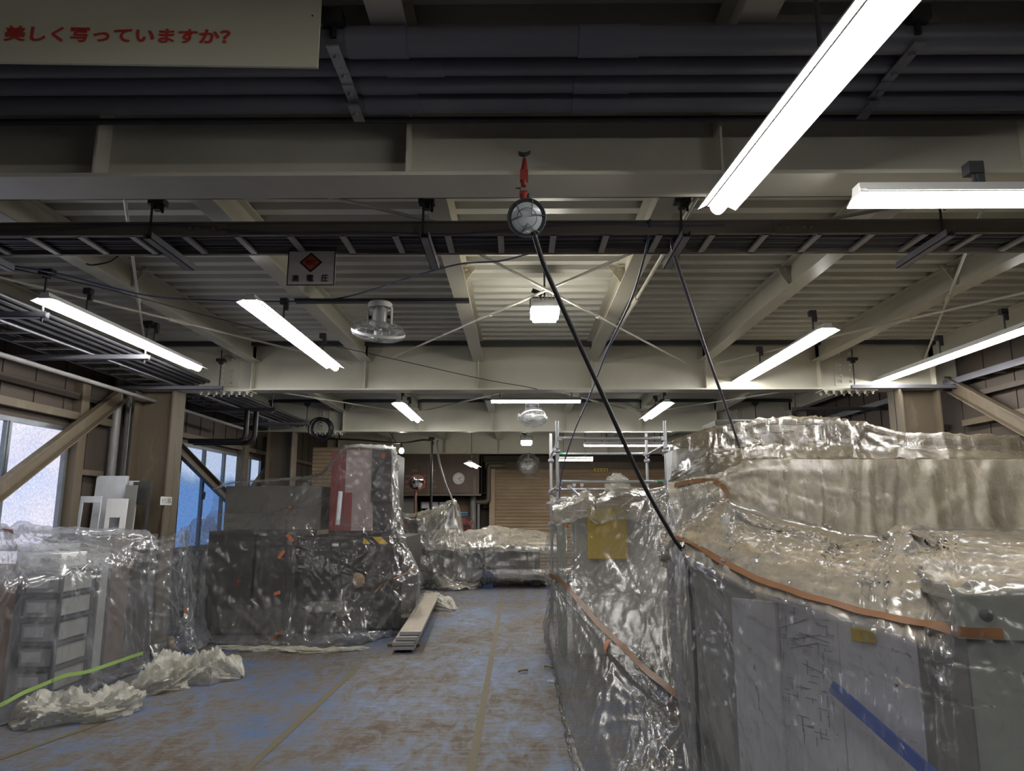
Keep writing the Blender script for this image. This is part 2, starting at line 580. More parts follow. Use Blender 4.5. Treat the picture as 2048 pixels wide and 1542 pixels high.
def pane_blue_mat():
    """a frosted pane with the blue from outside painted into its lower glow"""
    m, nt, out = new_mat('frosted_pane_blue_glow')
    vec = coords(nt)
    sep = N(nt, 'ShaderNodeSeparateXYZ')
    L(nt, vec, sep.inputs[0])
    z = math_n(nt, 'ADD', sep.outputs[2], math_n(nt, 'MULTIPLY', noise(nt, vec, 3, 3), 0.25))
    mr = N(nt, 'ShaderNodeMapRange')
    mr.inputs[1].default_value = 1.95
    mr.inputs[2].default_value = 2.35
    L(nt, z, mr.inputs[0])
    col = ramp(nt, mr.outputs[0], [(0.0, (0.16, 0.33, 0.72)), (0.35, (0.2, 0.36, 0.66)), (0.8, (0.62, 0.75, 1.0))])  # blue outdoor light put into the emission colour, lower part only
    vo = N(nt, 'ShaderNodeTexVoronoi')
    vo.inputs['Scale'].default_value = 42
    L(nt, vec, vo.inputs['Vector'])
    ptn = ramp(nt, vo.outputs['Distance'], [(0.1, (1.1, 1.1, 1.1)), (0.6, (0.78, 0.78, 0.8))])
    mul = N(nt, 'ShaderNodeMix', data_type='RGBA', blend_type='MULTIPLY')
    mul.inputs[0].default_value = 1.0
    L(nt, col, mul.inputs[6])
    L(nt, ptn, mul.inputs[7])
    e = N(nt, 'ShaderNodeEmission')
    e.inputs[1].default_value = PANE * 0.85
    L(nt, mul.outputs[2], e.inputs[0])
    L(nt, e.outputs[0], out.inputs[0])
    return m


def floor_mat():
    """blue sheeting trodden with brown dust"""
    m, nt, out = new_mat('blue_floor_sheeting')
    b = N(nt, 'ShaderNodeBsdfPrincipled')
    L(nt, b.outputs[0], out.inputs[0])
    v1 = coords(nt, (2.2, 1.0, 1))
    v2 = coords(nt, (1, 1, 1))
    big = noise(nt, v2, 0.75, 5, 0.6, 0.5)
    mid = noise(nt, v1, 3.2, 8, 0.72, 0.9)
    scr = noise(nt, coords(nt, (1, 6.5, 1)), 4.0, 6, 0.7, 0.6)
    s = math_n(nt, 'ADD', math_n(nt, 'MULTIPLY', big, 0.4), math_n(nt, 'ADD', math_n(nt, 'MULTIPLY', mid, 0.5), math_n(nt, 'ADD', math_n(nt, 'MULTIPLY', scr, 0.28), math_n(nt, 'MULTIPLY', noise(nt, coords(nt, (1.6, 7, 1)), 15.0, 5, 0.75, 0.5), 0.3))))
    base = ramp(nt, s, [(0.58, (0.045, 0.105, 0.29)), (0.66, (0.07, 0.112, 0.22)), (0.715, (0.095, 0.107, 0.142)), (0.765, (0.105, 0.09, 0.078)), (0.82, (0.08, 0.055, 0.034)), (0.9, (0.05, 0.032, 0.019))])
    L(nt, base, b.inputs['Base Color'])
    L(nt, ramp(nt, s, [(0.6, (0.34,) * 3), (0.85, (0.75,) * 3)]), b.inputs['Roughness'])
    b.inputs['Specular IOR Level'].default_value = 0.5
    bp = N(nt, 'ShaderNodeBump')
    bp.inputs['Strength'].default_value = 0.45
    bp.inputs['Distance'].default_value = 0.008
    hh = math_n(nt, 'ADD', noise(nt, coords(nt, (1, 4, 1)), 9.0, 5, 0.6, 0.5), math_n(nt, 'MULTIPLY', noise(nt, v2, 70, 2), 0.35))
    L(nt, hh, bp.inputs['Height'])
    L(nt, bp.outputs[0], b.inputs['Normal'])
    return m


M['pane'] = pane_mat()
M['pane_blue'] = pane_blue_mat()
M['floor'] = floor_mat()


def hazard_mat():
    m, nt, out = new_mat('hazard_stripes')
    b = N(nt, 'ShaderNodeBsdfPrincipled')
    L(nt, b.outputs[0], out.inputs[0])
    w = N(nt, 'ShaderNodeTexWave')
    w.bands_direction = 'DIAGONAL'
    w.inputs['Scale'].default_value = 2.6
    L(nt, coords(nt), w.inputs['Vector'])
    L(nt, ramp(nt, w.outputs[1], [(0.48, (0.02, 0.02, 0.02)), (0.52, (0.75, 0.5, 0.02))]), b.inputs['Base Color'])
    return m


M['hazard'] = hazard_mat()


# ------------------------------------------------------------------ draped sheets
_rs = np.random.RandomState(7)
_perm = _rs.permutation(512)
_ang = _rs.rand(512) * 2 * np.pi


def perlin(x, y, seed=0):
    x, y = np.asarray(x, float), np.asarray(y, float)
    xi, yi = np.floor(x).astype(int), np.floor(y).astype(int)
    xf, yf = x - xi, y - yi

    def g(ix, iy, dx, dy):
        h = _perm[(_perm[(ix + seed * 17) % 512] + iy + seed * 31) % 512]
        a = _ang[h]
        return np.cos(a) * dx + np.sin(a) * dy
    u = xf ** 3 * (xf * (xf * 6 - 15) + 10)
    v = yf ** 3 * (yf * (yf * 6 - 15) + 10)
    a = g(xi, yi, xf, yf) * (1 - u) + g(xi + 1, yi, xf - 1, yf) * u
    b = g(xi, yi + 1, xf, yf - 1) * (1 - u) + g(xi + 1, yi + 1, xf - 1, yf - 1) * u
    return (a * (1 - v) + b * v) * 1.5


def ridge(n):
    return 0.55 - np.abs(n) * 1.9


def crease(n, w=.12):
    return np.exp(-(n / w) ** 2)


def crm(p0, p1, p2, p3, t, k):
    m1, m2 = (p2 - p0) * k, (p3 - p1) * k
    t2, t3 = t * t, t * t * t
    return (2 * t3 - 3 * t2 + 1) * p1 + (t3 - 2 * t2 + t) * m1 + (-2 * t3 + 3 * t2) * p2 + (t3 - t2) * m2


def spline_axis(A, counts, k):
    """interpolate array A (n, m, 3) along axis 0"""
    n = A.shape[0]
    rows = []
    for i in range(n - 1):
        p0 = A[i - 1] if i > 0 else 2 * A[0] - A[1]
        p3 = A[i + 2] if i + 2 < n else 2 * A[-1] - A[-2]
        for j in range(counts[i]):
            rows.append(crm(p0, A[i], A[i + 1], p3, j / counts[i], k))
    rows.append(A[-1])
    return np.array(rows)


class Sheet:
    pass


def surf(A, res, k):
    dr = np.linalg.norm(np.diff(A, axis=0), axis=2).mean(1)
    dc = np.linalg.norm(np.diff(A, axis=1), axis=2).mean(0)
    cr = [max(2, int(math.ceil(d / res))) for d in dr]
    cc = [max(2, int(math.ceil(d / res))) for d in dc]
    B = spline_axis(A, cr, k)
    return np.swapaxes(spline_axis(np.swapaxes(B, 0, 1), cc, k), 0, 1)


def normals(B):
    n = np.cross(np.gradient(B, axis=1), np.gradient(B, axis=0))
    n /= np.linalg.norm(n, axis=2, keepdims=True) + 1e-9
    return n * np.sign(np.mean(np.sum(n * (EYE - B), axis=2)))


def settle(B, Nn, X, fix, slack, iters, d_in, d_out, bend, grav):
    """let a sheet with a little too much cloth in it (slack across, slack down) buckle and hang between its fixed points"""
    ru = np.linalg.norm(B[:, 1:] - B[:, :-1], axis=2) * (1 + slack[0])
    rv = np.linalg.norm(B[1:] - B[:-1], axis=2) * (1 + slack[1])
    rd1 = np.linalg.norm(B[1:, 1:] - B[:-1, :-1], axis=2) * (1 + (slack[0] + slack[1]) * .5)
    rd2 = np.linalg.norm(B[1:, :-1] - B[:-1, 1:], axis=2) * (1 + (slack[0] + slack[1]) * .5)
    w = np.where(fix, 0.0, 1.0)[..., None]
    home = X.copy()

    def solve(P, Q, rest, wp, wq, kk):
        d = Q - P
        ln = np.linalg.norm(d, axis=2, keepdims=True) + 1e-9
        c = d * ((ln - rest[..., None]) / ln) / np.maximum(wp + wq, 1e-6) * kk
        P += c * wp
        Q -= c * wq
    for it in range(iters):
        X[..., 2] -= grav * w[..., 0]
        for o in (0, 1):
            n2 = (X.shape[1] - o) // 2
            solve(X[:, o:o + 2 * n2:2], X[:, o + 1:o + 2 * n2:2], ru[:, o::2][:, :n2], w[:, o:o + 2 * n2:2], w[:, o + 1:o + 2 * n2:2], .9)
            m2 = (X.shape[0] - o) // 2
            solve(X[o:o + 2 * m2:2], X[o + 1:o + 2 * m2:2], rv[o::2][:m2], w[o:o + 2 * m2:2], w[o + 1:o + 2 * m2:2], .9)
        for o in (0, 1):
            m2 = (X.shape[0] - o) // 2
            solve(X[o:o + 2 * m2:2, :-1], X[o + 1:o + 2 * m2:2, 1:], rd1[o::2][:m2], w[o:o + 2 * m2:2, :-1], w[o + 1:o + 2 * m2:2, 1:], .25)
            solve(X[o:o + 2 * m2:2, 1:], X[o + 1:o + 2 * m2:2, :-1], rd2[o::2][:m2], w[o:o + 2 * m2:2, 1:], w[o + 1:o + 2 * m2:2, :-1], .25)
        if bend:
            a = X.copy()
            a[:, 1:-1] = (X[:, :-2] + X[:, 2:]) * .5
            X += (a - X) * w * bend
            a = X.copy()
            a[1:-1] = (X[:-2] + X[2:]) * .5
            X += (a - X) * w * bend
        D = X - B
        h = np.sum(D * Nn, axis=2, keepdims=True)
        t = D - h * Nn
        tl = np.linalg.norm(t, axis=2, keepdims=True) + 1e-9
        X[...] = B + Nn * np.clip(h, -d_in, d_out) + t * np.minimum(1, .1 / tl)
        X[..., 2] = np.maximum(X[..., 2], .004)
        X[fix] = home[fix]
    return X


def sheet(name, ctrl, mat, res=0.03, k=0.28, pins=(), hang=(0, 3), cross=(0, 1.5), hang_rows=(0, 1), slack=(.03, .004), fine=(.012, .004), depth=(.03, .06), grav=.0015, iters=(160, 40), hold=(0, -1), seed=1,
          crumple=(0, 5), bend=(.03, .012), floor=True, label=None, cat=None, parent=None, group=None):
    """a piece of sheeting through a grid of points, gathered at its pins, buckled and creased by its own slack"""
    A = np.array([[np.array(p, float) for p in row] for row in ctrl])
    rs = np.random.RandomState(seed)
    X = None
    for lev, (rr, sl, n_it) in enumerate(((res * 2.4, slack, iters[0]), (res, fine, iters[1]))):
        B = surf(A, rr, k)
        Nn = normals(B)
        nr, nc = B.shape[:2]
        if X is None:
            S = np.linalg.norm(np.diff(B, axis=1), axis=2).mean(0).sum()
            T = np.linalg.norm(np.diff(B, axis=0), axis=2).mean(1).sum()
            ss, tt = np.meshgrid(np.linspace(0, S, nc), np.linspace(0, T, nr))
            X = B + Nn * (.02 * perlin(ss * 4, tt * .8, seed) + .006 * rs.randn(nr, nc))[..., None]
        else:
            off = X - Bp
            i = np.linspace(0, off.shape[0] - 1, nr)
            j = np.linspace(0, off.shape[1] - 1, nc)
            i0, j0 = np.minimum(i.astype(int), off.shape[0] - 2), np.minimum(j.astype(int), off.shape[1] - 2)
            fi, fj = (i - i0)[:, None, None], (j - j0)[None, :, None]
            off = (off[i0][:, j0] * (1 - fi) * (1 - fj) + off[i0 + 1][:, j0] * fi * (1 - fj) + off[i0][:, j0 + 1] * (1 - fi) * fj + off[i0 + 1][:, j0 + 1] * fi * fj)
            X = B + off + Nn * (.0016 * rs.randn(nr, nc))[..., None]
            NX = normals(X)
            s_, t_ = ss2(B, 1), ss2(B, 0)
            D = np.zeros((nr, nc))
            for (p, amp, n, R, *_free) in pins:
                dd = np.linalg.norm(B - np.array(p), axis=2)
                pi, pj = np.unravel_index(np.argmin(dd), dd.shape)
                r = np.hypot(s_ - s_[pi, pj], t_ - t_[pi, pj])
                an = np.arctan2(t_ - t_[pi, pj], s_ - s_[pi, pj])
                f = crease(perlin(np.cos(an) * n * .5 + 7, np.sin(an) * n * .5 + 2, seed + 3), .13) + .6 * crease(perlin(np.cos(an) * n + 3, np.sin(an) * n + 9, seed + 4), .12) + .5 * perlin(np.cos(an) * n * .6, np.sin(an) * n * .6 + 4, seed + 5)
                D += amp * f * np.exp(-r / R) * (1 - np.exp(-r / .05))
            if hang[0]:
                th = np.clip((t_ / t_.max() - hang_rows[0]) / max(1e-6, hang_rows[1] - hang_rows[0]), 0, 1)
                env = (.35 + .65 * th) * np.clip(th * 14, 0, 1)
                w_ = s_ * hang[1] + .25 * perlin(s_ * .8, t_ * .7, seed + 8)
                D += hang[0] * env * (.8 * perlin(w_ * .7, t_ * .22, seed) + .8 * crease(perlin(w_, t_ * .22, seed + 6), .12) + .5 * crease(perlin(w_ * 2.2 + 5, t_ * .4, seed + 1), .12))
            if cross[0]:
                q = cross[1]
                D += cross[0] * (crease(perlin((s_ + t_) * q, (s_ - t_) * q * .16, seed + 9), .085) + .8 * crease(perlin((s_ * .8 - t_) * q, (s_ + t_) * q * .16, seed + 10), .085) + .6 * crease(perlin((s_ * 1.6 + t_ * .6) * q, (s_ - t_) * q * .2, seed + 14), .085))
            X += NX * D[..., None]
            if crumple[0]:
                X += Nn * (crumple[0] * (crease(perlin(ss2(B, 1) * crumple[1], ss2(B, 0) * crumple[1], seed + 11), .14) + .8 * perlin(ss2(B, 1) * crumple[1] * .6, ss2(B, 0) * crumple[1] * .6, seed + 13)))[..., None]
        fix = np.zeros((nr, nc), bool)
        if 0 in hold:
            fix[0] = True
        if -1 in hold:
            fix[-1] = True
        for hr in hold:
            if hr > 0:
                cnt = [max(2, int(math.ceil(d / rr))) for d in np.linalg.norm(np.diff(A, axis=0), axis=2).mean(1)]
                fix[sum(cnt[:hr])] = True
        for p, *_q in pins:
            if len(_q) > 3:
                continue
            d = np.linalg.norm(B - np.array(p), axis=2)
            i, j = np.unravel_index(np.argmin(d), d.shape)
            q = B[i, j] - Nn[i, j] * depth[0] * .5
            rad = .035
            sel = d < max(rad, d.min() + 1e-6)
            X[sel] = q + (B[sel] - B[i, j]) * .65
            fix |= sel
        if lev == 0:
            X = settle(B, Nn, X, fix, sl, n_it, depth[0], depth[1], bend[0], grav)
        else:
            X = settle(X.copy(), normals(X), X, fix, sl, n_it, .014, .014, bend[1], grav * .3)
        Bp = B
    V = X
    V[..., 0] = np.clip(V[..., 0], -4.72, 5.1)
    Nn = normals(V)
    if floor:
        V[..., 2] = np.maximum(V[..., 2], 0.004)
    idx = np.arange(nr * nc).reshape(nr, nc)
    faces = np.stack([idx[:-1, :-1], idx[:-1, 1:], idx[1:, 1:], idx[1:, :-1]], -1).reshape(-1, 4)
    me = bpy.data.meshes.new(name)
    me.from_pydata(V.reshape(-1, 3).tolist(), [], faces.tolist())
    me.shade_smooth()
    me.materials.append(mat)
    o = bpy.data.objects.new(name, me)
    COL.objects.link(o)
    tag(o, label, cat, group)
    s = Sheet()
    s.o, s.V, s.N = o, V.reshape(-1, 3), Nn.reshape(-1, 3)
    s.u, s.v, s.w = proj(s.V)
    return s


def ss2(B, axis):
    """running length of the sheet down (0) or across (1)"""
    d = np.linalg.norm(np.diff(B, axis=axis), axis=2).mean(1 - axis)
    c = np.concatenate([[0], np.cumsum(d)])
    return np.repeat(c[:, None], B.shape[1], 1) if axis == 0 else np.repeat(c[None, :], B.shape[0], 0)


def on_sheet(s, u, v, lift=0.01):
    d = np.hypot(s.u - u, s.v - v)
    near = np.where(d < d.min() + 6)[0]
    i = near[np.argmin(s.w[near])]
    return s.V[i] + s.N[i] * lift, s.N[i]


def tape(name, s, px, width, mat, lift=0.012, step=14, label=None, seed=0):
    """a strip of tape stuck along the sheet through the given picture points"""
    pts = []
    for (a, b) in zip(px[:-1], px[1:]):
        n = max(1, int(math.hypot(b[0] - a[0], b[1] - a[1]) / step))
        for i in range(n):
            pts.append((a[0] + (b[0] - a[0]) * i / n, a[1] + (b[1] - a[1]) * i / n))
    pts.append(px[-1])
    P, Q = [], []
    for (u, v) in pts:
        p, n = on_sheet(s, u, v, lift)
        P.append(p)
        Q.append(n)
    P, Q = np.array(P), np.array(Q)
    for _ in range(3):                                   # the tape bridges the small creases
        if len(P) > 2:
            P[1:-1] = (P[:-2] + 2 * P[1:-1] + P[2:]) / 4
            Q[1:-1] = (Q[:-2] + 2 * Q[1:-1] + Q[2:]) / 4
    mb = MB()
    vs, fs = [], []
    k = len(P)
    for i in range(k):
        d = P[min(k - 1, i + 1)] - P[max(0, i - 1)]
        d /= np.linalg.norm(d) + 1e-9
        n = Q[i] / (np.linalg.norm(Q[i]) + 1e-9)
        w = np.cross(d, n)
        w /= np.linalg.norm(w) + 1e-9
        for (sg, e) in ((-1, 0), (1, 0), (1, 1), (-1, 1)):
            vs.append(P[i] + w * sg * width / 2 + n * (0.0015 * e))
    for i in range(k - 1):
        for j in range(4):
            fs.append((i * 4 + j, i * 4 + (j + 1) % 4, (i + 1) * 4 + (j + 1) % 4, (i + 1) * 4 + j))
    fs += [(3, 2, 1, 0), tuple((k - 1) * 4 + j for j in range(4))]
    mb.add(vs, fs)
    return obj(name, mb, mat, s.o, label=label)
# ------------------------------------------------------------------ the hall
XL, XR, YB, YF = -4.75, 5.15, 18.7, -5.6          # side walls, far wall, wall behind the camera
ZD, ZJ, ZG = 3.51, 3.29, 2.94                      # roof deck, joist flange, girder flange
GY = [-2.5, 2.89, 8.25, 12.65, 17.6]
JX = [-4.46, -3.13, -1.80, -0.47, 0.86, 2.19, 3.52, 4.85]

struct('floor', MB().mm((XL - .1, YF, -0.1), (XR + .1, YB, 0)), M['floor'], 'blue sheeting floor trodden with brown dust')

# roof deck: trapezoidal ribs running across the hall
mb = MB()
prof = []
y = YF
while y < YB:
    prof += [(y, ZD), (y + 0.085, ZD), (y + 0.115, ZD + 0.075), (y + 0.17, ZD + 0.075), (y + 0.2, ZD)]
    y += 0.2
poly = prof + [(prof[-1][0], ZD + 0.12), (prof[0][0], ZD + 0.12)]
n = len(prof)
vs = [(XL - .1, a, b) for a, b in prof] + [(XR + .1, a, b) for a, b in prof]
mb.add(vs, [(i, i + 1, n + i + 1, n + i) for i in range(n - 1)])
mb.mm((XL - .1, YF, ZD + .12), (XR + .1, YB, ZD + .16))
struct('ceiling', mb, M['deck'], 'cream corrugated steel roof deck')


def wall_with_holes(x0, x1, holes):
    """a side wall from y=YF to YB with openings (ya, yb, za, zb)"""
    m = MB()
    ys = YF
    for (ya, yb, za, zb) in holes:
        m.mm((x0, ys, 0), (x1, ya, ZD + .1))
        m.mm((x0, ya, 0), (x1, yb, za))
        m.mm((x0, ya, zb), (x1, yb, ZD + .1))
        ys = yb
    m.mm((x0, ys, 0), (x1, YB, ZD + .1))
    return m


WZ0, WZ1 = 1.0, 2.42
W1 = (3.6, 7.42, WZ0, WZ1)
W2 = (9.92, 13.1, WZ0, 2.5)
wl = wall_with_holes(XL - .12, XL, [W1, W2])
sx = XL + 0.004
for y in np.arange(YF, YB, 0.46):                 # board joints
    if any(a - .02 < y < b + .02 for a, b, _, _ in (W1, W2)):
        wl.mm((XL, y, 2.6), (XL + .012, y + .02, ZD))
        continue
    wl.mm((XL, y, 0), (XL + .012, y + .02, ZD))
struct('wall_left', wl, M['wall'], 'sooty brown boarded wall with two frosted windows')
wr = MB().mm((XR, YF, 0), (XR + .12, YB, ZD + .1))
for y in np.arange(YF, YB, 0.46):
    wr.mm((XR - .012, y, 0), (XR, y + .02, ZD))
struct('wall_right', wr, M['wall'], 'sooty brown boarded wall behind the tall wrapped machine')
struct('wall_back', MB().mm((XL - .1, YB, 0), (XR + .1, YB + .12, ZD + .1)), M['back_wall'], 'dark far wall around the roller shutter')
struct('wall_front', MB().mm((XL - .1, YF - .12, 0), (XR + .1, YF, ZD + .1)), M['wall'], 'brown boarded wall behind the viewer')

# wall rails (girts), each its own trim
tn = 0


def trim(mb, mat, label):
    global tn
    tn += 1
    return struct('trim_%d' % tn, mb, mat, label, bevel=0.004)


trim(MB().mm((XL, YF, 2.5), (XL + .09, 8.1, 2.58)), M['dirty_cream'], 'grimy cream rail above the windows of the first bay')
trim(MB().mm((XL, YF, 2.72), (XL + .07, 8.1, 2.79)), M['wall'], 'sooty rail high on the window wall')
trim(MB().mm((XL, 7.5, 1.93), (XL + .09, 7.98, 1.99)), M['dirty_cream'], 'short cream rail on the wall above the leaning boards')
trim(MB().mm((XL, 7.5, 1.28), (XL + .09, 8.1, 1.34)), M['dirty_cream'], 'short cream rail behind the leaning boards')
trim(MB().mm((XL, 7.44, 0.9), (XL + .1, 7.58, 2.9)), M['dirty_cream'], 'cream post beside the large frosted window')
trim(MB().mm((XL, 8.5, 2.56), (XL + .09, 17.4, 2.63)), M['dirty_cream'], 'grimy rail above the windows of the second bay')
trim(MB().mm((XL, 13.15, 0.9), (XL + .1, 13.3, 2.9)), M['dirty_cream'], 'cream post at the end of the second window')
trim(MB().mm((XL, 11.95, 0.9), (XL + .14, 12.12, 2.75)), M['dirty_cream'], 'cream post across the second window')
trim(MB().mm((XR - .09, YF, 2.5), (XR, 8.1, 2.57)), M['dirty_cream'], 'pale rail on the wall above the wrapped machine')
trim(MB().mm((XR - .09, YF, 2.8), (XR, 8.1, 2.86)), M['wall'], 'sooty rail under the roof above the wrapped machine')
trim(MB().mm((XR - .09, 8.5, 2.5), (XR, 17, 2.57)), M['wall'], 'sooty rail beyond the column by the wrapped machine')

for y_, lb in ((8.1, 'second'), (12.5, 'third'), (17.45, 'far')):
    trim(MB().mm((XL, y_ - .03, 3.455), (XR, y_ + .03, 3.508)), M['dark_steel'], 'dark strip under the deck along the %s girder' % lb)

# windows: frame, mullions and panes
wn = 0


def window(y0, y1, z0, z1, cuts, mat, label):
    global wn
    wn += 1
    x = XL - 0.03
    m = MB()
    m.mm((x - .03, y0, z0), (x + .05, y1, z0 + .05)).mm((x - .03, y0, z1 - .045), (x + .05, y1, z1))
    m.mm((x - .03, y0, z0), (x + .05, y0 + .045, z1)).mm((x - .03, y1 - .045, z0), (x + .05, y1, z1))
    fr = struct('window_%d' % wn, m, M['alu'], label)
    ys = [y0 + .045] + list(cuts) + [y1 - .045]
    for c in cuts:
        mu = MB().mm((x - .025, c - .035, z0 + .04), (x + .045, c + .035, z1 - .04)).mm((x + .045, c - .012, z0 + .04), (x + .055, c + .012, z1 - .04))
        obj('mullion', mu, M['alu'], fr)
        la = MB().mm((x + .045, c - .02, 1.72), (x + .075, c + .02, 1.8)).mm((x + .06, c - .01, 1.76), (x + .085, c + .01, 1.83))
        obj('latch', la, M['dark_steel'], fr)
    for a, b in zip(ys[:-1], ys[1:]):
        obj('pane', MB().mm((x - .004, a, z0 + .045), (x + .004, b, z1 - .04)), mat, fr, smooth=False)
    return fr


window(*W1[:2], WZ0, WZ1, [4.85, 6.53], M['pane'], 'large window of frosted glass with aluminium mullion')
window(*W2[:2], WZ0, 2.5, [10.72, 11.45, 12.55], M['pane_blue'], 'frosted window glowing blue behind the diagonal braces')

# girders across the hall
def ibeam_x(y, z0, z1, x0, x1, w, tf, tw):
    m = MB()
    m.mm((x0, y - w / 2, z0), (x1, y + w / 2, z0 + tf)).mm((x0, y - w / 2, z1 - tf), (x1, y + w / 2, z1))
    m.mm((x0, y - tw / 2, z0 + tf), (x1, y + tw / 2, z1 - tf))
    return m


names = ['cream steel girder across the hall behind the viewer', 'cream steel girder crossing the hall above the work lamp', 'cream steel girder where the strip lamps of the first bay end',
         'third cream steel girder across the hall, over the scaffold', 'far cream girder above the brown panels and clock']
for gi, gy in enumerate(GY):
    m = ibeam_x(gy, ZG, ZD - .002, XL, XR, .22, .017, .012)
    for jx in JX:                                  # stiffeners under the joists
        m.mm((jx - .005, gy - .105, ZG + .017), (jx + .005, gy + .105, ZD - .02))
    g = struct('ceiling_beam', m, M['cream'], names[gi])
    if gi in (2, 3, 4):
        for x in (-3.45, 3.85):
            pl = MB().mm((x - .13, gy - .016, 3.0), (x + .13, gy - .006, 3.42))
            for zz in np.arange(3.05, 3.4, .068):
                for xx in (-.06, .06):
                    pl.lathe((x + xx, gy - .016, zz), (0, -1, 0), [(.021, 0), (.021, .012), (.012, .017), (.01, .03)], 8)
            pl.mm((x - .32, gy - .1, ZG - .012), (x + .32, gy + .1, ZG))
            for xx in np.arange(-.27, .28, .09):
                for yy in (-.07, .07):
                    pl.lathe((x + xx, gy + yy, ZG - .012), (0, 0, -1), [(.021, 0), (.021, .014), (.012, .018), (.011, .038)], 8)
            obj('splice_plate', pl, M['cream'], g, smooth=False)
# dark packing strip behind each girder's flange
# joists along the hall
bays = [(YF, GY[0])] + [(GY[i], GY[i + 1]) for i in range(4)] + [(GY[4], YB)]
bayname = ['behind the viewer', 'over the viewer', 'of the bay with four strip lamps', 'of the bay with the wrapped fan', 'of the bay with the scaffold', 'by the far wall']
order = ['along the window wall', 'over the wrapped shelves', 'beside the ceiling fan', 'near the middle beside the bay lamp', 'above the black cable', 'above the yellow panel machine', 'over the tall wrapped machine', 'along the wall of the wrapped machine']
for bi, (ya, yb) in enumerate(bays):
    a, b = (ya + .008 if bi else ya), yb - .008
    for ji, jx in enumerate(JX):
        if bi == 5 and ji in (0, 7):
            continue
        m = MB().mm((jx - .065, a, ZJ), (jx + .065, b, ZJ + .011)).mm((jx - .06, a, ZD - .012), (jx + .06, b, ZD - .001)).mm((jx - .005, a, ZJ + .01), (jx + .005, b, ZD - .01))
        if bi in (1, 2, 3, 4):
            ym = (ya + yb) / 2 - .1
            for sg in (-1, 1):                     # gusset brackets at mid bay
                m.prism([(0, -.02), (0, -.21), (.13, -.02)], (jx + sg * .005, ym - .004, ZD), (jx + sg * .005, ym + .004, ZD), (sg, 0, 0), (0, 0, 1))
                for q in (.05, .1):
                    m.lathe((jx + sg * q, ym - .004, ZD - .05), (0, -1, 0), [(.017, 0), (.017, .01), (.009, .012), (.009, .024)], 8)
        # tapered gussets where the joist meets the girder
        m.prism([(0.065, 0), (0.2, .2), (0.065, .2)], (jx, b - .006, ZJ), (jx, b, ZJ), (1, 0, 0), (0, 0, 1))
        m.prism([(-0.065, 0), (-0.065, .2), (-0.2, .2)], (jx, b - .006, ZJ), (jx, b, ZJ), (1, 0, 0), (0, 0, 1))
        o = struct('ceiling_joist_beam', m, M['cream'], 'cream steel joist %s, %s' % (order[ji], bayname[bi]))

# columns under the girders
colnames = {2: 'by the leaning boards', 3: 'at the end of the blue window', 4: 'in the far corner'}
for gi in (2, 3, 4):
    gy = GY[gi]
    for side in (-1, 1):
        m = MB()
        xa, xb = (-4.45, -4.0) if side < 0 else (4.4, 4.85)
        m.mm((xa, gy - .15, 0), (xa + .018, gy + .15, ZG)).mm((xb - .018, gy - .15, 0), (xb, gy + .15, ZG)).mm((xa, gy - .006, 0), (xb, gy + .006, ZG))
        m.mm((xa - .03, gy - .18, 0), (xb + .03, gy + .18, .02))
        struct('column', m, M['dirty_cream'], 'grimy cream steel column ' + (colnames[gi] if side < 0 else 'behind the tall wrapped machine, ' + ['', '', 'first', 'second', 'last'][gi] + ' of its row'))

# ------------------------------------------------------------------ diagonal braces
def channel(p0, p1, w, d, side):
    m = MB()
    p0, p1 = Vector(p0), Vector(p1)
    m.bar(p0, p1, .012, w, (0, 0, 1))
    dr = (p1 - p0).normalized()
    up = dr.cross(Vector((1, 0, 0))).normalized()
    off = Vector((side * d / 2, 0, 0))
    for s in (-1, 1):
        m.bar(p0 + up * s * w / 2 + off, p1 + up * s * w / 2 + off, d, .012, up)
    return m


def brace(p0, p1, label, side=1):
    obj('diagonal_brace', channel(p0, p1, .15, .07, side), M['dirty_cream'], label=label, cat='brace', group='wall braces', origin=p0)


brace((-4.62, 5.2, 1.02), (-4.62, 8.12, 2.9), 'grimy diagonal steel brace rising across the large frosted window')
brace((-4.62, 8.45, 3.0 - .22), (-4.62, 11.4, 1.72), 'diagonal steel brace falling from the column across the blue window')
brace((-4.62, 11.9, 1.66), (-4.62, 14.6, 3.2), 'diagonal steel brace rising beyond the blue window')
brace((5.02, 8.2, 3.02), (5.02, 5.4, 1.5), 'diagonal steel brace on the wall above the tall wrapped machine', -1)
for (a, b, lab) in [((-4.66, 8.12, 1.1), (-4.66, 8.12, 3.1), 'thick grey conduit rising up the wall behind the leaning boards'),
                    ((-4.66, 8.36, 1.1), (-4.66, 8.36, 3.1), 'first of two thin grey conduits next to the column'),
                    ((-4.66, 8.46, 1.1), (-4.66, 8.46, 3.1), 'second thin grey conduit, tight behind the column')]:
    r = .05 if 'thick' in lab else .032
    t = thing('wall_conduit', lab, 'pipe', a, 'conduits on the window wall')
    obj('pipe', MB().tube([a, b], r, 14), M['pipe_light'], t)
    obj('saddle_clamp', MB().mm((XL + .02, a[1] - .09, 1.9), (XL + .15, a[1] + .09, 1.93)), M['dark_steel'], t)

# ------------------------------------------------------------------ tension rods under the deck
def rod(a, b, label, r=.011, mat='cream'):
    m = MB().tube([a, b], r, 8)
    d = (np.array(b) - np.array(a)) * .5 + np.array(a)
    e = (np.array(b) - np.array(a)) / np.linalg.norm(np.array(b) - np.array(a))
    m.tube([d - e * .1, d + e * .1], r * 1.7, 8)
    obj('tension_rod', m, M[mat], label=label, cat='rod', group='roof tension rods', origin=a)


def zr(x, y, z=3.24):
    return np.array((x, y, z))


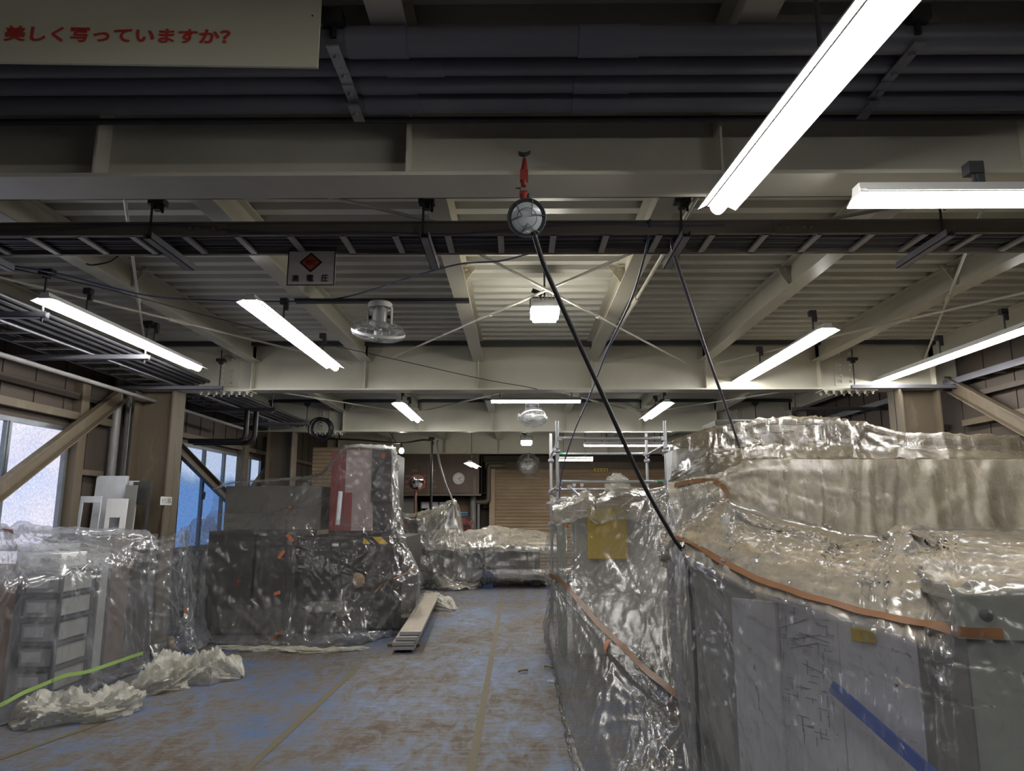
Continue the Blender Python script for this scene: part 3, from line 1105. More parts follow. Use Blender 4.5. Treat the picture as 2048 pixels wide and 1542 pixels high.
rod(zr(-0.45, 4.2), zr(1.95, 8.1), 'thin cream tension rod running under the bay lamp toward the tall machine')
rod(zr(1.0, 4.2, 3.26), zr(-1.6, 8.1, 3.26), 'thin cream tension rod crossing under the bay lamp toward the fan')
rod(zr(-4.2, 4.3), zr(-1.95, 8.1), 'thin cream tension rod between the two strip lamps by the windows')
rod(zr(-1.9, 3.1, 3.26), zr(-4.3, 8.0, 3.26), 'thin cream tension rod passing behind the strip lamp by the window wall')
rod(zr(4.6, 4.4), zr(2.3, 8.1), 'thin cream tension rod passing behind the strip lamps above the tall machine')
rod(zr(2.3, 3.1, 3.26), zr(4.7, 8.1, 3.26), 'thin cream tension rod crossing high above the tall machine')
rod(zr(1.0, 3.3, 3.27), zr(0.95, 8.1, 3.27), 'cream pipe lying along the joist flange beside the blue cable', .014)
rod(zr(-1.9, 3.1, 3.25), zr(-0.5, 4.0, 3.25), 'short cream tension rod behind the danger sign')
rod(zr(3.4, 3.1, 3.25), zr(1.1, 4.4, 3.25), 'short cream tension rod behind the big strip lamp')
rod(zr(-1.9, 12.4), zr(0.2, 9.6), 'thin cream tension rod left and behind the wrapped fan'.replace('left and ', ''))
rod(zr(2.2, 12.4), zr(0.2, 9.6, 3.25), 'thin cream tension rod running from the wrapped fan to the scaffold')
rod(zr(-4.2, 9.0), zr(-1.9, 12.4, 3.25), 'thin cream tension rod over the wrapped red and black machine')
rod(zr(4.6, 9.0), zr(2.2, 12.4, 3.25), 'thin cream tension rod over the scaffold and tall machine')

# ------------------------------------------------------------------ pipes and cable tray overhead
pb = [(2.33, 3.235, .052, 'fattest and nearest'), (2.45, 3.225, .04, 'second'), (2.555, 3.225, .046, 'third'), (2.655, 3.2, .047, 'fourth')]
for (y, z, r, w) in pb:
    t = thing('overhead_pipe', 'dark grey pipe under the roof, %s of the bundle counted from the banner' % w.replace('fattest and nearest', 'first'), 'pipe', (XL, y, z), 'overhead pipe bundle')
    obj('pipe', MB().tube([(XL, y, z), (XR, y, z)], r, 18), M['pipe'], t)
    for x in ((-.62, .22) if r > .041 else (-.5,)):
        obj('pipe_coupling', MB().tube([(x, y, z), (x + .22, y, z)], r + .004, 18), M['pipe'], t)
obj('overhead_pipe', MB().tube([(XL, 2.745, 3.17), (XR, 2.745, 3.17)], .014, 10), M['dark_steel'], label='thin black pipe just below the bundle of grey pipes', cat='pipe', origin=(XL, 2.745, 3.17))
for x, lab in ((-3.02, 'by the cream banner'), (-.66, 'under the middle joist'), (1.42, 'beside the big strip lamp')):
    t = thing('pipe_hanger', 'dark steel strap hanger holding the pipe bundle ' + lab, 'hanger', (x, 2.3, 3.29), 'pipe hangers')
    obj('clamp', MB().mm((x - .035, 2.24, 3.255), (x + .035, 2.31, 3.31)).lathe((x, 2.275, 3.255), (0, 0, -1), [(.012, 0), (.012, .04)], 8), M['black'], t)
    st = MB()
    for (y, z, r, w) in pb:
        st.mm((x - .022, y - r - .012, z - r - .008), (x + .022, y + r + .012, z - r - .001))
        st.lathe((x, y, z - r - .008), (0, 0, -1), [(.012, 0), (.012, .01)], 8)
    obj('strap', st, M['galv'] if x == -.66 else M['pipe'], t)

# cable tray between the first girder and the lamps
TY0, TY1, TZ = 3.8, 4.1, 3.085
t = thing('cable_tray', 'dark ladder cable tray crossing the hall below the roof', 'cable tray', (XL, TY0, TZ))
for y, nm in ((TY0, 0), (TY1, 1)):
    m = MB().mm((XL, y - .003, TZ), (XR, y + .003, TZ + .075)).mm((XL, y - (.0 if nm else .02), TZ + .07), (XR, y + (.02 if nm == 0 else .0), TZ + .078))
    m.mm((XL, y - .012, TZ), (XR, y + .012, TZ + .006))
    obj('side_rail', m, M['rail'], t)
for x in np.arange(-4.6, 5.1, .3):
    obj('rung', MB().mm((x - .017, TY0, TZ), (x + .017, TY1, TZ + .016)), M['rung'], t)
for x in (-1.77, 1.56):
    jp = MB().mm((x - .12, TY0 - .009, TZ - .004), (x + .12, TY0 - .003, TZ + .08))
    for q in (-.085, -.045, .045, .085):
        jp.lathe((x + q, TY0 - .009, TZ + .04), (0, -1, 0), [(.012, 0), (.012, .006), (.007, .012)], 8)
    obj('joint_plate', jp, M['rail'], t, smooth=False)
rnd = random.Random(4)
for i in range(9):
    y = TY0 + .035 + i * .028
    p = [(x, y + rnd.uniform(-.008, .008), TZ + .028 + rnd.uniform(0, .012)) for x in np.arange(XL, XR + .1, .6)]
    obj('tray_cable', MB().tube(p, .011 + .004 * rnd.random(), 8), M['cable'] if i % 3 else M['cable_purple'], t)
sag = [(x, TY0 - .016, TZ + .03 + .03 * math.sin(x * 2.1) + .012 * math.sin(x * 5.3)) for x in np.arange(-4.6, 1.2, .12)]
obj('loose_wire', MB().tube(sag, .005, 6), M['cable_purple'], t)
for x, lab in ((-2.06, 'beside the danger sign'), (-.52, 'under the middle joist near the work lamp'), (.93, 'beside the black hanging cable'), (2.38, 'under the crosswise strip lamp'), (-3.2, 'by the window side of the hall')):
    t = thing('tray_hanger', 'rod and grey strut holding the cable tray, ' + lab.replace('third from the middle, ', ''), 'hanger', (x, TY0, ZJ), 'cable tray hangers')
    obj('clamp', MB().mm((x - .045, TY0 - .03, 3.27), (x + .045, TY0 + .03, 3.305)).mm((x - .02, TY0 - .02, 3.24), (x + .02, TY0 + .02, 3.275)).lathe((x + .03, TY0, 3.27), (0, 0, -1), [(.008, 0), (.008, .045)], 8), M['black'], t)
    obj('rod', MB().tube([(x - .015, TY0 - .03, 3.27), (x - .015, TY0 - .03, 3.04)], .007, 8), M['dark_steel'], t)
    st = MB()
    st.mm((x - .025, 3.72, 3.036), (x + .025, 4.25, 3.04)).mm((x - .025, 3.72, 3.036), (x - .021, 4.25, 3.08)).mm((x + .021, 3.72, 3.036), (x + .025, 4.25, 3.08))
    obj('strut', st, M['pipe'], t)
obj('steel_strip_beam', MB().mm((XL, 3.62, 3.25), (XR, 3.68, 3.289)), M['dark_steel'], label='dark square steel bar under the joists before the cable tray', kind='structure')

# ladder trays along both side walls, on brackets
for side in (-1, 1):
    X = (lambda a: a) if side < 0 else (lambda a: .4 - a)
    wh = 'the window wall' if side < 0 else 'the wall of the tall machine'
    t = thing('cable_ladder', ('dark cable ladder with conduits running along ' if side < 0 else 'dark cable ladder running high along ') + wh, 'cable tray', (X(-4.1), 3, 2.99))
    dx = 0 if side < 0 else -.62
    for xx in (-4.36 + dx, -3.97 + dx):
        obj('side_rail', MB().mm((X(xx) - .012, 3.0, 2.98), (X(xx) + .012, 12.3, 3.05)), M['pipe'], t)
    for y in np.arange(3.2, 12.2, .3):
        obj('rung', MB().mm((X(-4.36 + dx), y, 2.985), (X(-3.97 + dx), y + .03, 3.0)), M['rung'], t)
    rr = random.Random(3 + side)
    for i, xx in enumerate((-3.88, -3.8, -3.73, -3.67) if side < 0 else ()):
        obj('conduit', MB().tube([(X(xx), 2.95, 3.03 + .01 * i), (X(xx), 12.4, 3.03 + .01 * i)], .032 - .004 * i, 12), M['dark_steel'], t)
    for i in range(2):
        xx = -4.3 + i * .06 + dx
        obj('tray_cable', MB().tube([(X(xx), yy, 3.025 + .008 * rr.random()) for yy in np.arange(3.0, 12.3, .7)], .018, 8), M['cable'], t)
    for k, y in enumerate((4.96, 6.4, 8.06, 9.84, 11.5)):
        if side > 0 and y < 7:
            continue
        b = thing('wall_bracket', 'strut bracket under the ladder by %s, %s from the banner' % (wh, ['first', 'second', 'third', 'fourth', 'fifth'][k]), 'bracket', (X(-4.74), y, 2.95), 'ladder brackets')
        m = MB().mm((X(-4.74), y - .022, 2.93), (X(-3.42), y + .022, 2.935)).mm((X(-4.74), y - .022, 2.93), (X(-3.42), y - .018, 2.975)).mm((X(-4.74), y + .018, 2.93), (X(-3.42), y + .022, 2.975))
        obj('strut', m, M['pipe'], b)
        obj('hanger_rod', MB().tube([(X(-3.46), y, 2.9), (X(-3.46), y, ZJ - .02 if abs(y - 8.06) > .2 else 3.4)], .008, 8), M['dark_steel'], b)
        obj('clamp', MB().mm((X(-3.46) - .05, y - .03, ZJ - .03), (X(-3.46) + .05, y + .03, ZJ + .005)).mm((X(-3.46) - .02, y - .02, ZJ - .06), (X(-3.46) + .02, y + .02, ZJ - .02)), M['black'], b)
obj('wall_conduit', MB().tube([(-4.3, 3, 2.83), (-4.3, 7, 2.83), (-4.28, 9, 2.82), (-4.25, 10.9, 2.8)], .022, 10), M['pipe_light'], label='long grey conduit running below the cable ladder by the windows', cat='pipe', origin=(-4.3, 3, 2.83))
t = thing('wall_pipe', 'pair of black bent pipes dropping from the ladder beside the column', 'pipe', (-4.6, 9.9, 2.55))
obj('pipe', MB().tube([(-4.55, 9.75, 2.5), (-3.86, 9.75, 2.5), (-3.79, 9.75, 2.53), (-3.77, 9.75, 2.6), (-3.77, 9.75, 2.93)], .035, 12), M['black'], t)
obj('pipe', MB().tube([(-4.55, 9.9, 2.49), (-3.8, 9.9, 2.49), (-3.72, 9.9, 2.53), (-3.70, 9.9, 2.6), (-3.7, 9.9, 2.93)], .035, 12), M['black'], t)
# ------------------------------------------------------------------ strip lamps
def strip_lamp(label, p0, p1, hang=(.12, .88), ztop=None, group='hanging strip lamps', w=.1):
    p0, p1 = np.array(p0, float), np.array(p1, float)
    d = p1 - p0
    Ln = np.linalg.norm(d)
    d /= Ln
    s = np.array((d[1], -d[0], 0))
    s /= np.linalg.norm(s)
    up = np.array((0, 0, 1.0))
    t = thing('strip_lamp', label, 'lamp', (p0 + p1) / 2, group)
    obj('housing', MB().prism([(-.04, .03), (.04, .03), (.03, .075), (-.03, .075)], p0, p1, s, up), M['white'], t)
    k = w / .1
    rf = MB()
    for sg in (-1, 1):
        poly = [(sg * .036, .038), (sg * .1 * k, .014), (sg * .101 * k, .02), (sg * .038, .045)]
        rf.prism(poly if sg > 0 else poly[::-1], p0, p1, s, up)
    obj('reflector', rf, M['reflector'], t)
    n = 8
    arc = [(.034 * math.cos(a), .028 - .04 * math.sin(a)) for a in np.linspace(0, math.pi, n)]
    obj('tube', MB().prism(arc[::-1], p0 + d * .012, p1 - d * .012, s, up), M['tube_far' if p0[1] > 8.5 else 'tube'], t, smooth=True)
    if ztop is not None:
        for f in hang:
            q = p0 + d * Ln * f
            zt = ztop
            obj('hanger_rod', MB().tube([q + up * .07, (q[0], q[1], zt)], .0075, 8), M['dark_steel'], t)
            obj('clamp', MB().box((q[0], q[1], zt - .02), (.06, .05, .05)).box((q[0] + .02, q[1], zt - .065), (.03, .03, .06)), M['dark_steel'], t)
    return t


strip_lamp('lit strip lamp nearest the window wall, over the wrapped shelves', (-3.42, 4.9, 3.03), (-3.42, 7.42, 3.03), (.2, .62), ZJ)
strip_lamp('lit strip lamp between the ceiling fan and the window wall lamp', (-1.95, 4.95, 3.03), (-1.95, 7.42, 3.03), (.3, .78), ZJ)
strip_lamp('lit strip lamp over the notched end of the tall wrapped machine', (2.6, 5.8, 3.03), (2.6, 8.3, 3.03), (.12, .68), ZJ)
strip_lamp('lit strip lamp closest to the wall above the tall wrapped machine', (4.25, 5.75, 3.03), (4.25, 8.3, 3.03), (.12, .5), ZJ)
strip_lamp('very large bright strip lamp running out of the picture overhead', (.87, 2.94, 2.835), (1.03, .56, 2.835), (.4, .85), ZJ, w=.085)
strip_lamp('bright strip lamp set crosswise below the first girder', (1.385, 2.74, 2.79), (3.82, 2.74, 2.79), (.2, .8), 2.955, w=.09)
strip_lamp('short lit strip lamp seen end on beyond the second girder, window side', (-1.7, 9.9, 3.03), (-1.7, 11.9, 3.03), (.15, .5), ZJ)
strip_lamp('lit strip lamp set crosswise in front of the wrapped fan', (-.39, 9.9, 3.06), (.88, 9.9, 3.06), (.1, .9), ZJ)
strip_lamp('lit strip lamp tilted in perspective above the scaffold', (2.1, 9.9, 3.03), (2.1, 11.7, 3.03), (.15, .5), ZJ)
strip_lamp('small lit strip lamp hanging low in front of the clock panel', Py(938, 928, 15.2), Py(953, 936, 16.3), (.3,), 3.56, w=.12)
strip_lamp('thin lit strip lamp behind the posts of the scaffold', Py(1112, 921, 14.4), Py(1186, 921, 14.4), (.2, .8), 3.56, w=.08)
strip_lamp('thin lit strip lamp showing through the top of the scaffold', Py(1168, 892, 13.6), Py(1345, 892, 13.6), (.2, .8), 3.56, w=.08)

# bay lamps
def bay_lamp(label, c, s=1.0, ztop=3.45):
    c = np.array(c, float)
    t = thing('bay_lamp', label, 'lamp', c, 'square bay lamps')
    h = .115 * s
    obj('lens', MB().box(c + (0, 0, -.012), (2 * h, 2 * h, .05)).box(c + (0, 0, -.048), (1.7 * h, 1.7 * h, .03)), M['bay'], t, bevel=.01, smooth=False)
    b = MB().box(c + (0, 0, .045), (1.9 * h, 1.9 * h, .05))
    for i in range(7):
        b.box(c + ((i - 3) * h * .22, 0, .09), (.006, 1.5 * h, .06))
    obj('heat_sink', b, M['fan_grey'], t, smooth=False)
    obj('bracket', MB().tube([c + (-h * 1.02, 0, 0), c + (-h * 1.02, 0, .125), c + (h * 1.02, 0, .125), c + (h * 1.02, 0, 0)], .008, 8), M['dark_steel'], t)
    obj('hanger_rod', MB().tube([c + (0, 0, .12), (c[0], c[1], ztop)], .008, 8), M['dark_steel'], t)
    obj('driver', MB().box(c + (-.06, 0, .17), (.09, .03, .03), Matrix.Rotation(.4, 3, 'Y')), M['black'], t)
    obj('supply_wire', MB().tube([c + (-.05, 0, .17), c + (-.02, .02, .1), c + (-.07, .02, .06)], .006, 6), M['cable'], t)
    return t


bay_lamp('lit square bay lamp hanging at the crossing of the tension rods', (.215, 5.6, 3.145), 1.0, 3.57)
for x, lb in ((-1.95, 'added unseen strip lamp over the viewer on the window side'), (2.6, 'added unseen strip lamp over the viewer on the machine side')):
    strip_lamp(lb, (x, -1.9, 3.03), (x, .55, 3.03), (.2, .8), ZJ)  # unseen lamps added, continuing the rows, to brighten roof and banner
bay_lamp('small lit bay lamp hanging far down the middle of the hall', Py(1053, 884, 14.6), 1.0, 3.57)
t = thing('lit_bulb', 'round lit bulb glowing above the wrapped red and black machine', 'lamp', Py(803, 902, 15))
obj('globe', MB().lathe(Py(803, 902, 15), (0, 0, 1), [(0.001, -.055), (.035, -.045), (.055, 0), (.04, .04), (.02, .07)], 16), M['bay'], t)
obj('socket', MB().lathe(Py(803, 902, 15) + (0, 0, .065), (0, 0, 1), [(.024, 0), (.024, .08)], 12), M['black'], t)
q = Py(803, 902, 15)
obj('cord', MB().tube([q + (0, 0, .14), q + (-.12, .1, .16), q + (-.3, .2, .42), q + (-.3, .2, .7)], .008, 8), M['cable'], t)

# ------------------------------------------------------------------ fans
def ceiling_fan(label, top, down, R=.22, wrapped=False, mount=True, s=1.0):
    top = np.array(top, float)
    t = thing('ceiling_fan', label, 'fan', top, 'orbit fans')
    # yoke: a hood with two arms
    if mount:
        y = MB()
        n = 14
        ring = [(math.cos(a), math.sin(a)) for a in np.linspace(0, 2 * math.pi, n + 1)]
        y.lathe(top, (0, 0, -1), [(.085, 0), (.1, .012), (.102, .055), (.096, .055), (.08, .02)], 24, cap=False)
        y.lathe(top + (0, 0, -.001), (0, 0, -1), [(.001, 0), (.09, .0)], 24, cap=False)
        for sg in (-1, 1):
            y.prism([(-.035, 0), (.035, 0), (.026, -.15), (-.026, -.15)], top + (sg * .101, 0, -.04), top + (sg * .092, 0, -.04), (0, 1, 0), (0, 0, 1))
        obj('yoke', y, M['white'], t)
    dn = Vector(down).normalized()
    c = Vector(top) + Vector((0, 0, -.145))
    obj('motor', MB().lathe(c - dn * .095, dn, [(.02, -.02), (.045, 0), (.056, .03), (.068, .1), (.085, .105), (.085, .14), (.05, .15), (.02, .18)], 24), M['fan_grey'], t)
    obj('pivot_arm', MB().bar(c + Vector((-.095, 0, .02)), c + Vector((.095, 0, .02)), .03, .02), M['dark_steel'], t)
    hub = c + dn * .1
    a = Vector((1, 0, 0)) if abs(dn.x) < .8 else Vector((0, 1, 0))
    ex = dn.cross(a).normalized()
    ey = dn.cross(ex)
    # three blades
    for k in range(3):
        bm_ = MB()
        th0 = 2 * math.pi * k / 3 + .5
        vs, fs = [], []
        for i in range(9):
            th = th0 + 1.35 * i / 8
            for j in range(6):
                rr = .03 + (R * .86 - .03) * j / 5
                w = 1 - .25 * abs(i / 4 - 1) * (j / 5)
                tt = th0 + .68 + (th - th0 - .68) * w
                h = (i / 8 - .5) * .06
                vs.append(hub + (ex * math.cos(tt) + ey * math.sin(tt)) * rr + dn * h)
        for i in range(8):
            for j in range(5):
                p = i * 6 + j
                fs.append((p, p + 1, p + 7, p + 6))
        bm_.add(vs, fs)
        o = obj('blade', bm_, M['fan_grey'], t)
        sm = o.modifiers.new('thickness', 'SOLIDIFY')
        sm.thickness = .003
    obj('hub', MB().lathe(hub - dn * .035, dn, [(.03, 0), (.035, .03), (.03, .07), (.005, .08)], 16), M['white'], t)
    # guard: rim, back wires and front spokes
    g = MB()
    rim = hub + dn * .005
    g.lathe(rim - dn * .011, dn, [(R, 0), (R + .004, .0), (R + .004, .022), (R, .022), (R, 0)], 40, cap=False)
    obj('guard_rim', g, M['white'], t)
    g = MB()
    for k in range(72):
        th = 2 * math.pi * k / 72
        e = ex * math.cos(th) + ey * math.sin(th)
        pts = [rim + e * R, rim + e * (R * .96) + dn * .035, rim + e * (R * .7) + dn * .062, rim + e * .05 + dn * .07]
        g.tube(pts, .0017, 4, cap=False)
    g.lathe(rim + dn * .068, dn, [(.055, 0), (.055, .006), (.001, .008)], 20)
    g.ring(rim + dn * .062, dn, R * .7, .002, 32, 4)
    obj('front_guard', g, M['fan_grey'], t)
    g = MB()
    for k in range(20):
        th = 2 * math.pi * k / 20
        e = ex * math.cos(th) + ey * math.sin(th)
        g.tube([rim + e * R, rim + e * (R * .9) - dn * .05, rim + e * (R * .5) - dn * .085, rim + e * .06 - dn * .09], .0019, 4, cap=False)
    for rr, hh in ((R * .92, -.045), (R * .7, -.07), (R * .45, -.087)):
        g.ring(rim + dn * hh, dn, rr, .002, 32, 4)
    obj('back_guard', g, M['fan_grey'], t)
    return t, rim, dn


ceiling_fan('pale orbit fan without wrapping, hanging from the dark channel', (-1.15, 5.7, 3.262), (-.16, .38, -.9))
obj('fan_channel', MB().mm((-1.86, 5.665, 3.262), (-.41, 5.735, 3.266)).mm((-1.86, 5.665, 3.262), (-1.86 + 1.45, 5.669, 3.289)).mm((-1.86, 5.731, 3.262), (-.41, 5.735, 3.289)), M['dark_steel'],
    label='dark steel channel spanning two joists above the pale fan', cat='channel', origin=(-1.1, 5.7, 3.27))


def wrapped_bag(name, c, rx, rz, mat, label, seed, tail=True):
    vs, fs = [], []
    nu, nv = 40, 26
    for i in range(nv + 1):
        ph = math.pi * i / nv
        for j in range(nu):
            th = 2 * math.pi * j / nu
            e = np.array((math.sin(ph) * math.cos(th), math.sin(ph) * math.sin(th), math.cos(ph)))
            k = 1 + .1 * float(ridge(perlin(np.array(e[0] * 2.2 + 3), np.array(e[2] * 2.2 + e[1] * 1.4), seed))) + .05 * float(perlin(np.array(e[0] * 6), np.array(e[2] * 6 + e[1] * 3), seed + 2))
            vs.append(np.array(c) + e * np.array((rx, rx * .8, rz)) * k)
    for i in range(nv):
        for j in range(nu):
            fs.append((i * nu + j, i * nu + (j + 1) % nu, (i + 1) * nu + (j + 1) % nu, (i + 1) * nu + j))
    return obj(name, MB().add(vs, fs), mat, label=label, cat='cover', group='fan covers', origin=c)


t, rim, dn = ceiling_fan('fan in a clear bag hanging behind the crosswise strip lamp', Py(1064, 801, 10.7), (.1, -.35, -.93), R=.19)
wrapped_bag('fan_cover', np.array(rim) + (0, 0, -.01), .225, .16, M['film_bag'], 'clear plastic bag around the fan behind the crosswise lamp', 4)
tp = np.array(Py(1064, 801, 10.7))
obj('fan_channel', MB().mm((-.53, tp[1] - .03, tp[2]), (.92, tp[1] + .03, tp[2] + .03)), M['dark_steel'], label='dark steel channel carrying the bagged fan in the middle bay', cat='channel', origin=tp)
c3 = Py(1057, 937, 17.3)
t, rim, dn = ceiling_fan('fan tied up in a plastic bag in front of the roller shutter', c3 + (0, 0, .24), (0, -.8, -.5), R=.21)
obj('hanger_rod', MB().tube([c3 + (0, 0, .23), (c3[0], c3[1], 2.94)], .02, 10), M['fan_grey'], t)
bag = wrapped_bag('fan_cover', np.array(rim) + (0, 0, .02), .29, .3, M['film_bag'], 'clear plastic bag with orange tape around the fan by the shutter', 9)
rb = np.array(rim)
obj('tape_strip', MB().bar(rb + (.02, -.25, -.17), rb + (-.02, -.25, -.03), .03, .004), M['orange'], bag)
obj('tape_strip', MB().bar(rb + (.08, -.22, .02), rb + (.2, -.16, .05), .02, .004), M['orange'], bag)

# ------------------------------------------------------------------ work lamp clamped on the first girder
lc = Py(1053, 436, 2.62)
t = thing('clamp_work_lamp', 'round unlit work lamp hanging from a red clamp on the girder', 'work lamp', lc)
ax = Vector((.05, -.92, -.38)).normalized()
obj('lamp_body', MB().lathe(lc + np.array(ax) * -.05, ax, [(.02, -.03), (.05, -.025), (.07, 0), (.075, .05), (.074, .062), (.066, .062)], 32), M['black'], t)
obj('lens', MB().lathe(lc + np.array(ax) * .0, ax, [(.064, 0), (.06, .012), (.04, .02), (.001, .024)], 32), M['lens'], t)
cg = MB()
ex = ax.cross(Vector((0, 0, 1))).normalized()
ey = ex.cross(ax)
L0 = Vector(lc)
cg.ring(L0 + ax * .012, ax, .0735, .003, 40, 6)
cg.ring(L0 + ax * .032, ax, .038, .0016, 32, 5)
for k in range(3):
    a0 = 2 * math.pi * k / 3 + .35
    pts = []
    for i in range(13):
        u_ = i / 12
        a = a0 + (u_ - .5) * 1.15 * (1 + .0)
        rr = .073 - .052 * math.sin(math.pi * u_) ** .8
        pts.append(L0 + ax * (.014 + .02 * math.sin(math.pi * u_)) + (ex * math.cos(a) + ey * math.sin(a)) * rr)
    cg.tube(pts, .0017, 5)
obj('wire_guard', cg, M['dark_steel'], t)
g0 = Py(1047, 388, 2.72)
g1 = Py(1048, 352, 2.74)
g2 = Py(1049, 318, 2.755)
g3 = Py(1049, 303, 2.755)
obj('clamp_arm', MB().tube([g2, Py(1049, 330, 2.752), g1 + (0, 0, .012)], [.008, .012, .016], 10).tube([g1 + (0, 0, -.0), Py(1047, 372, 2.73)], .0115, 10).box(g1, (.034, .03, .045)), M['clamp_red'], t)
obj('clamp_knuckle', MB().lathe(g0 - np.array((.016, 0, 0)), (1, 0, 0), [(.013, 0), (.015, .006), (.015, .026), (.013, .032)], 14).tube([g0, Py(1046, 400, 2.68), lc - np.array(ax) * .06], .012, 10), M['clamp_red'], t)
obj('clamp_jaw', MB().prism([(0, 0), (.022, .014), (.026, .018), (.008, .009), (-.008, .009), (-.026, .014), (-.022, .008)], g3 + (0, .0, -.012), g3 + (0, .03, -.012), (1, 0, 0), (0, 0, 1)), M['dark_steel'], t)
obj('clamp_pad', MB().bar(g2 + (0, .02, -.02), np.array((g2[0], 2.8, 2.962)), .02, .006), M['dark_steel'], t)
obj('wing_bolt', MB().tube([Py(1042, 377, 2.72), Py(1031, 376, 2.72)], [.004, .002], 8).lathe(Py(1054, 391, 2.72), (1, 0, 0), [(.008, 0), (.01, .004), (.008, .01)], 10), M['black'], t)
obj('indicator', MB().box(Py(1056, 464, 2.585), (.01, .006, .005)), M['green_tape'], t)

# hanging cables
def cable(name, pts, r, mat, label, smooth_n=12):
    A = np.array([np.array(p, float) for p in pts])[:, None, :]
    B = spline_axis(A, [smooth_n] * (len(pts) - 1), .45)[:, 0]
    return obj(name, MB().tube(B.tolist(), r, 10), mat, label=label, cat='cable', origin=pts[0])


cable('power_cable', [Py(1066, 462, 2.63), Py(1092, 540, 2.75), Py(1150, 670, 2.95), Py(1212, 805, 3.2), Py(1285, 965, 3.5), Py(1345, 1073, 3.72), Py(1372, 1120, 3.85), Py(1385, 1230, 3.95), Py(1392, 1350, 3.95), Py(1400, 1560, 3.92)], .0105, M['cable'],
      'thick black cable hanging from the work lamp down to the tan tape')
cable('power_cable', [Py(1340, 470, 3.9), Py(1352, 520, 4.05), Py(1385, 620, 4.5), Py(1420, 725, 5.2), Py(1450, 808, 5.8), Py(1479, 893, 6.6)], .012, M['cable_purple'],
      'purple grey cable hanging from the tray to the tall wrapped machine')
cable('power_cable', [Py(1300, 440, 3.75), Py(1292, 500, 4.0), Py(1262, 600, 4.6), Py(1215, 700, 5.6), Py(1180, 790, 6.8), Py(1150, 860, 7.8), Py(1127, 930, 8.5), Py(1119, 985, 8.6), Py(1120, 1060, 8.55), Py(1128, 1100, 8.45), Py(1132, 1150, 8.4)], .008, M['cable_blue'],
      'thin blue cable looping from the tray down to the scaffold')
cable('power_cable', [Py(0, 528, 4.6), Py(120, 548, 4.75), Py(300, 592, 5.2), Py(450, 601, 5.5), Py(612, 602, 5.65), Py(700, 592, 5.66), Py(830, 552, 5.0), Py(920, 528, 4.7), Py(1000, 522, 4.45), Py(1075, 503, 4.15)], .006, M['cable_blue'],
      'thin blue wire sagging under the roof past the danger sign and fan')
cable('power_cable', [Py(0, 532, 4.6), Py(200, 575, 5.0), Py(400, 628, 5.8), Py(560, 668, 6.6), Py(760, 712, 7.4), Py(960, 757, 8.05), Py(1055, 774, 8.1), Py(1075, 779, 8.12)], .004, M['cable'],
      'very thin dark wire slanting from the window side to the second girder')
cable('lamp_wire', [Py(165, 522, 4.86), Py(180, 530, 4.8), Py(205, 527, 4.8), Py(222, 522, 4.85), Py(236, 512, 4.95)], .006, M['cable'], 'short curled grey wire by the hanger of the window wall lamp')
cable('air_hose', [Py(876, 880, 15), Py(874, 889, 15), Py(880, 930, 15), Py(892, 970, 15), Py(903, 996, 14.9), Py(906, 1010, 14.8)], .022, M['pipe_light'], 'pale air hose hanging down into the far bundle of sheeting')
cable('power_cable', [Py(640, 877, 14.2), Py(720, 880, 14.6), Py(800, 886, 15), Py(845, 880, 15.2), Py(864, 882, 15.2), Py(866, 890, 15.2)], .02, M['cable'], 'thick black cable looping to the top of the black drop pole')
obj('drop_pole', MB().tube([Py(864, 878, 15.2), Py(862, 1020, 15.2)], .028, 12).mm(Py(864, 878, 15.2) + (-.07, -.02, -.02), Py(864, 878, 15.2) + (.05, .02, .04)), M['black'], label='black vertical pole dropping to the far wrapped cabinet', cat='pole', origin=Py(862, 1020, 15.2))
t = thing('cable_coil', 'coil of black cable hung on the wall near the far column', 'cable coil', Py(641, 858, 12.3))
cc = Py(641, 858, 12.3)
cl = MB()
for k in range(6):
    cl.ring(cc + (.02 * (k % 3), -.012 * k, -.01 * (k % 2)), (.1 * (k - 3), 1, .06 * k), .15 + .018 * (k % 4), .012, 30, 6)
obj('loop', cl, M['cable'], t)
obj('hook', MB().tube([(cc[0] + .1, 12.5, cc[2] + .14), cc + (0, -.05, .14), cc + (0, -.09, .17)], .01, 8), M['dark_steel'], t)

# ------------------------------------------------------------------ signs
# banner with red writing
bl, br = Py(-430, 146, 2.14), Py(636, 135, 2.2)
ex = (br - bl)
ex[2] = 0
W = np.linalg.norm(ex)
ex /= W
ez = np.array((0, 0, 1.0))
ny = np.cross(ex, ez)
t = thing('hanging_banner', 'cream board with red Japanese lettering hung under the roof', 'sign', bl)
z0, z1 = 3.045, 3.48
c = (np.array((bl[0], bl[1], z0)) + np.array((br[0], br[1], z1))) / 2
yaw = math.atan2(ex[1], ex[0])
obj('board', MB().box(c, (W, .012, z1 - z0), Matrix.Rotation(yaw, 3, 'Z')), M['banner'], t, bevel=.001)
for q in (0.06, .985):
    for zz in (.2, .02):
        p = np.array((bl[0], bl[1], z0)) + ex * W * q
        obj('screw', MB().lathe(p + ny * .006 + (0, 0, z1 - z0 - .04 - zz), ny, [(.004, 0), (.003, .002)], 8), M['dark_steel'], t)
for q in (.1, .55, .95):
    p = np.array((bl[0], bl[1], z1)) + ex * W * q
    obj('hanging_wire', MB().tube([p + (0, 0, -.03), p + (0, 0, .04)], .003, 6), M['dark_steel'], t)


def on_plane(u, v, p, n):
    d = ray(u, v)
    return EYE + d * (np.dot(np.array(p) - EYE, n) / np.dot(d, n))


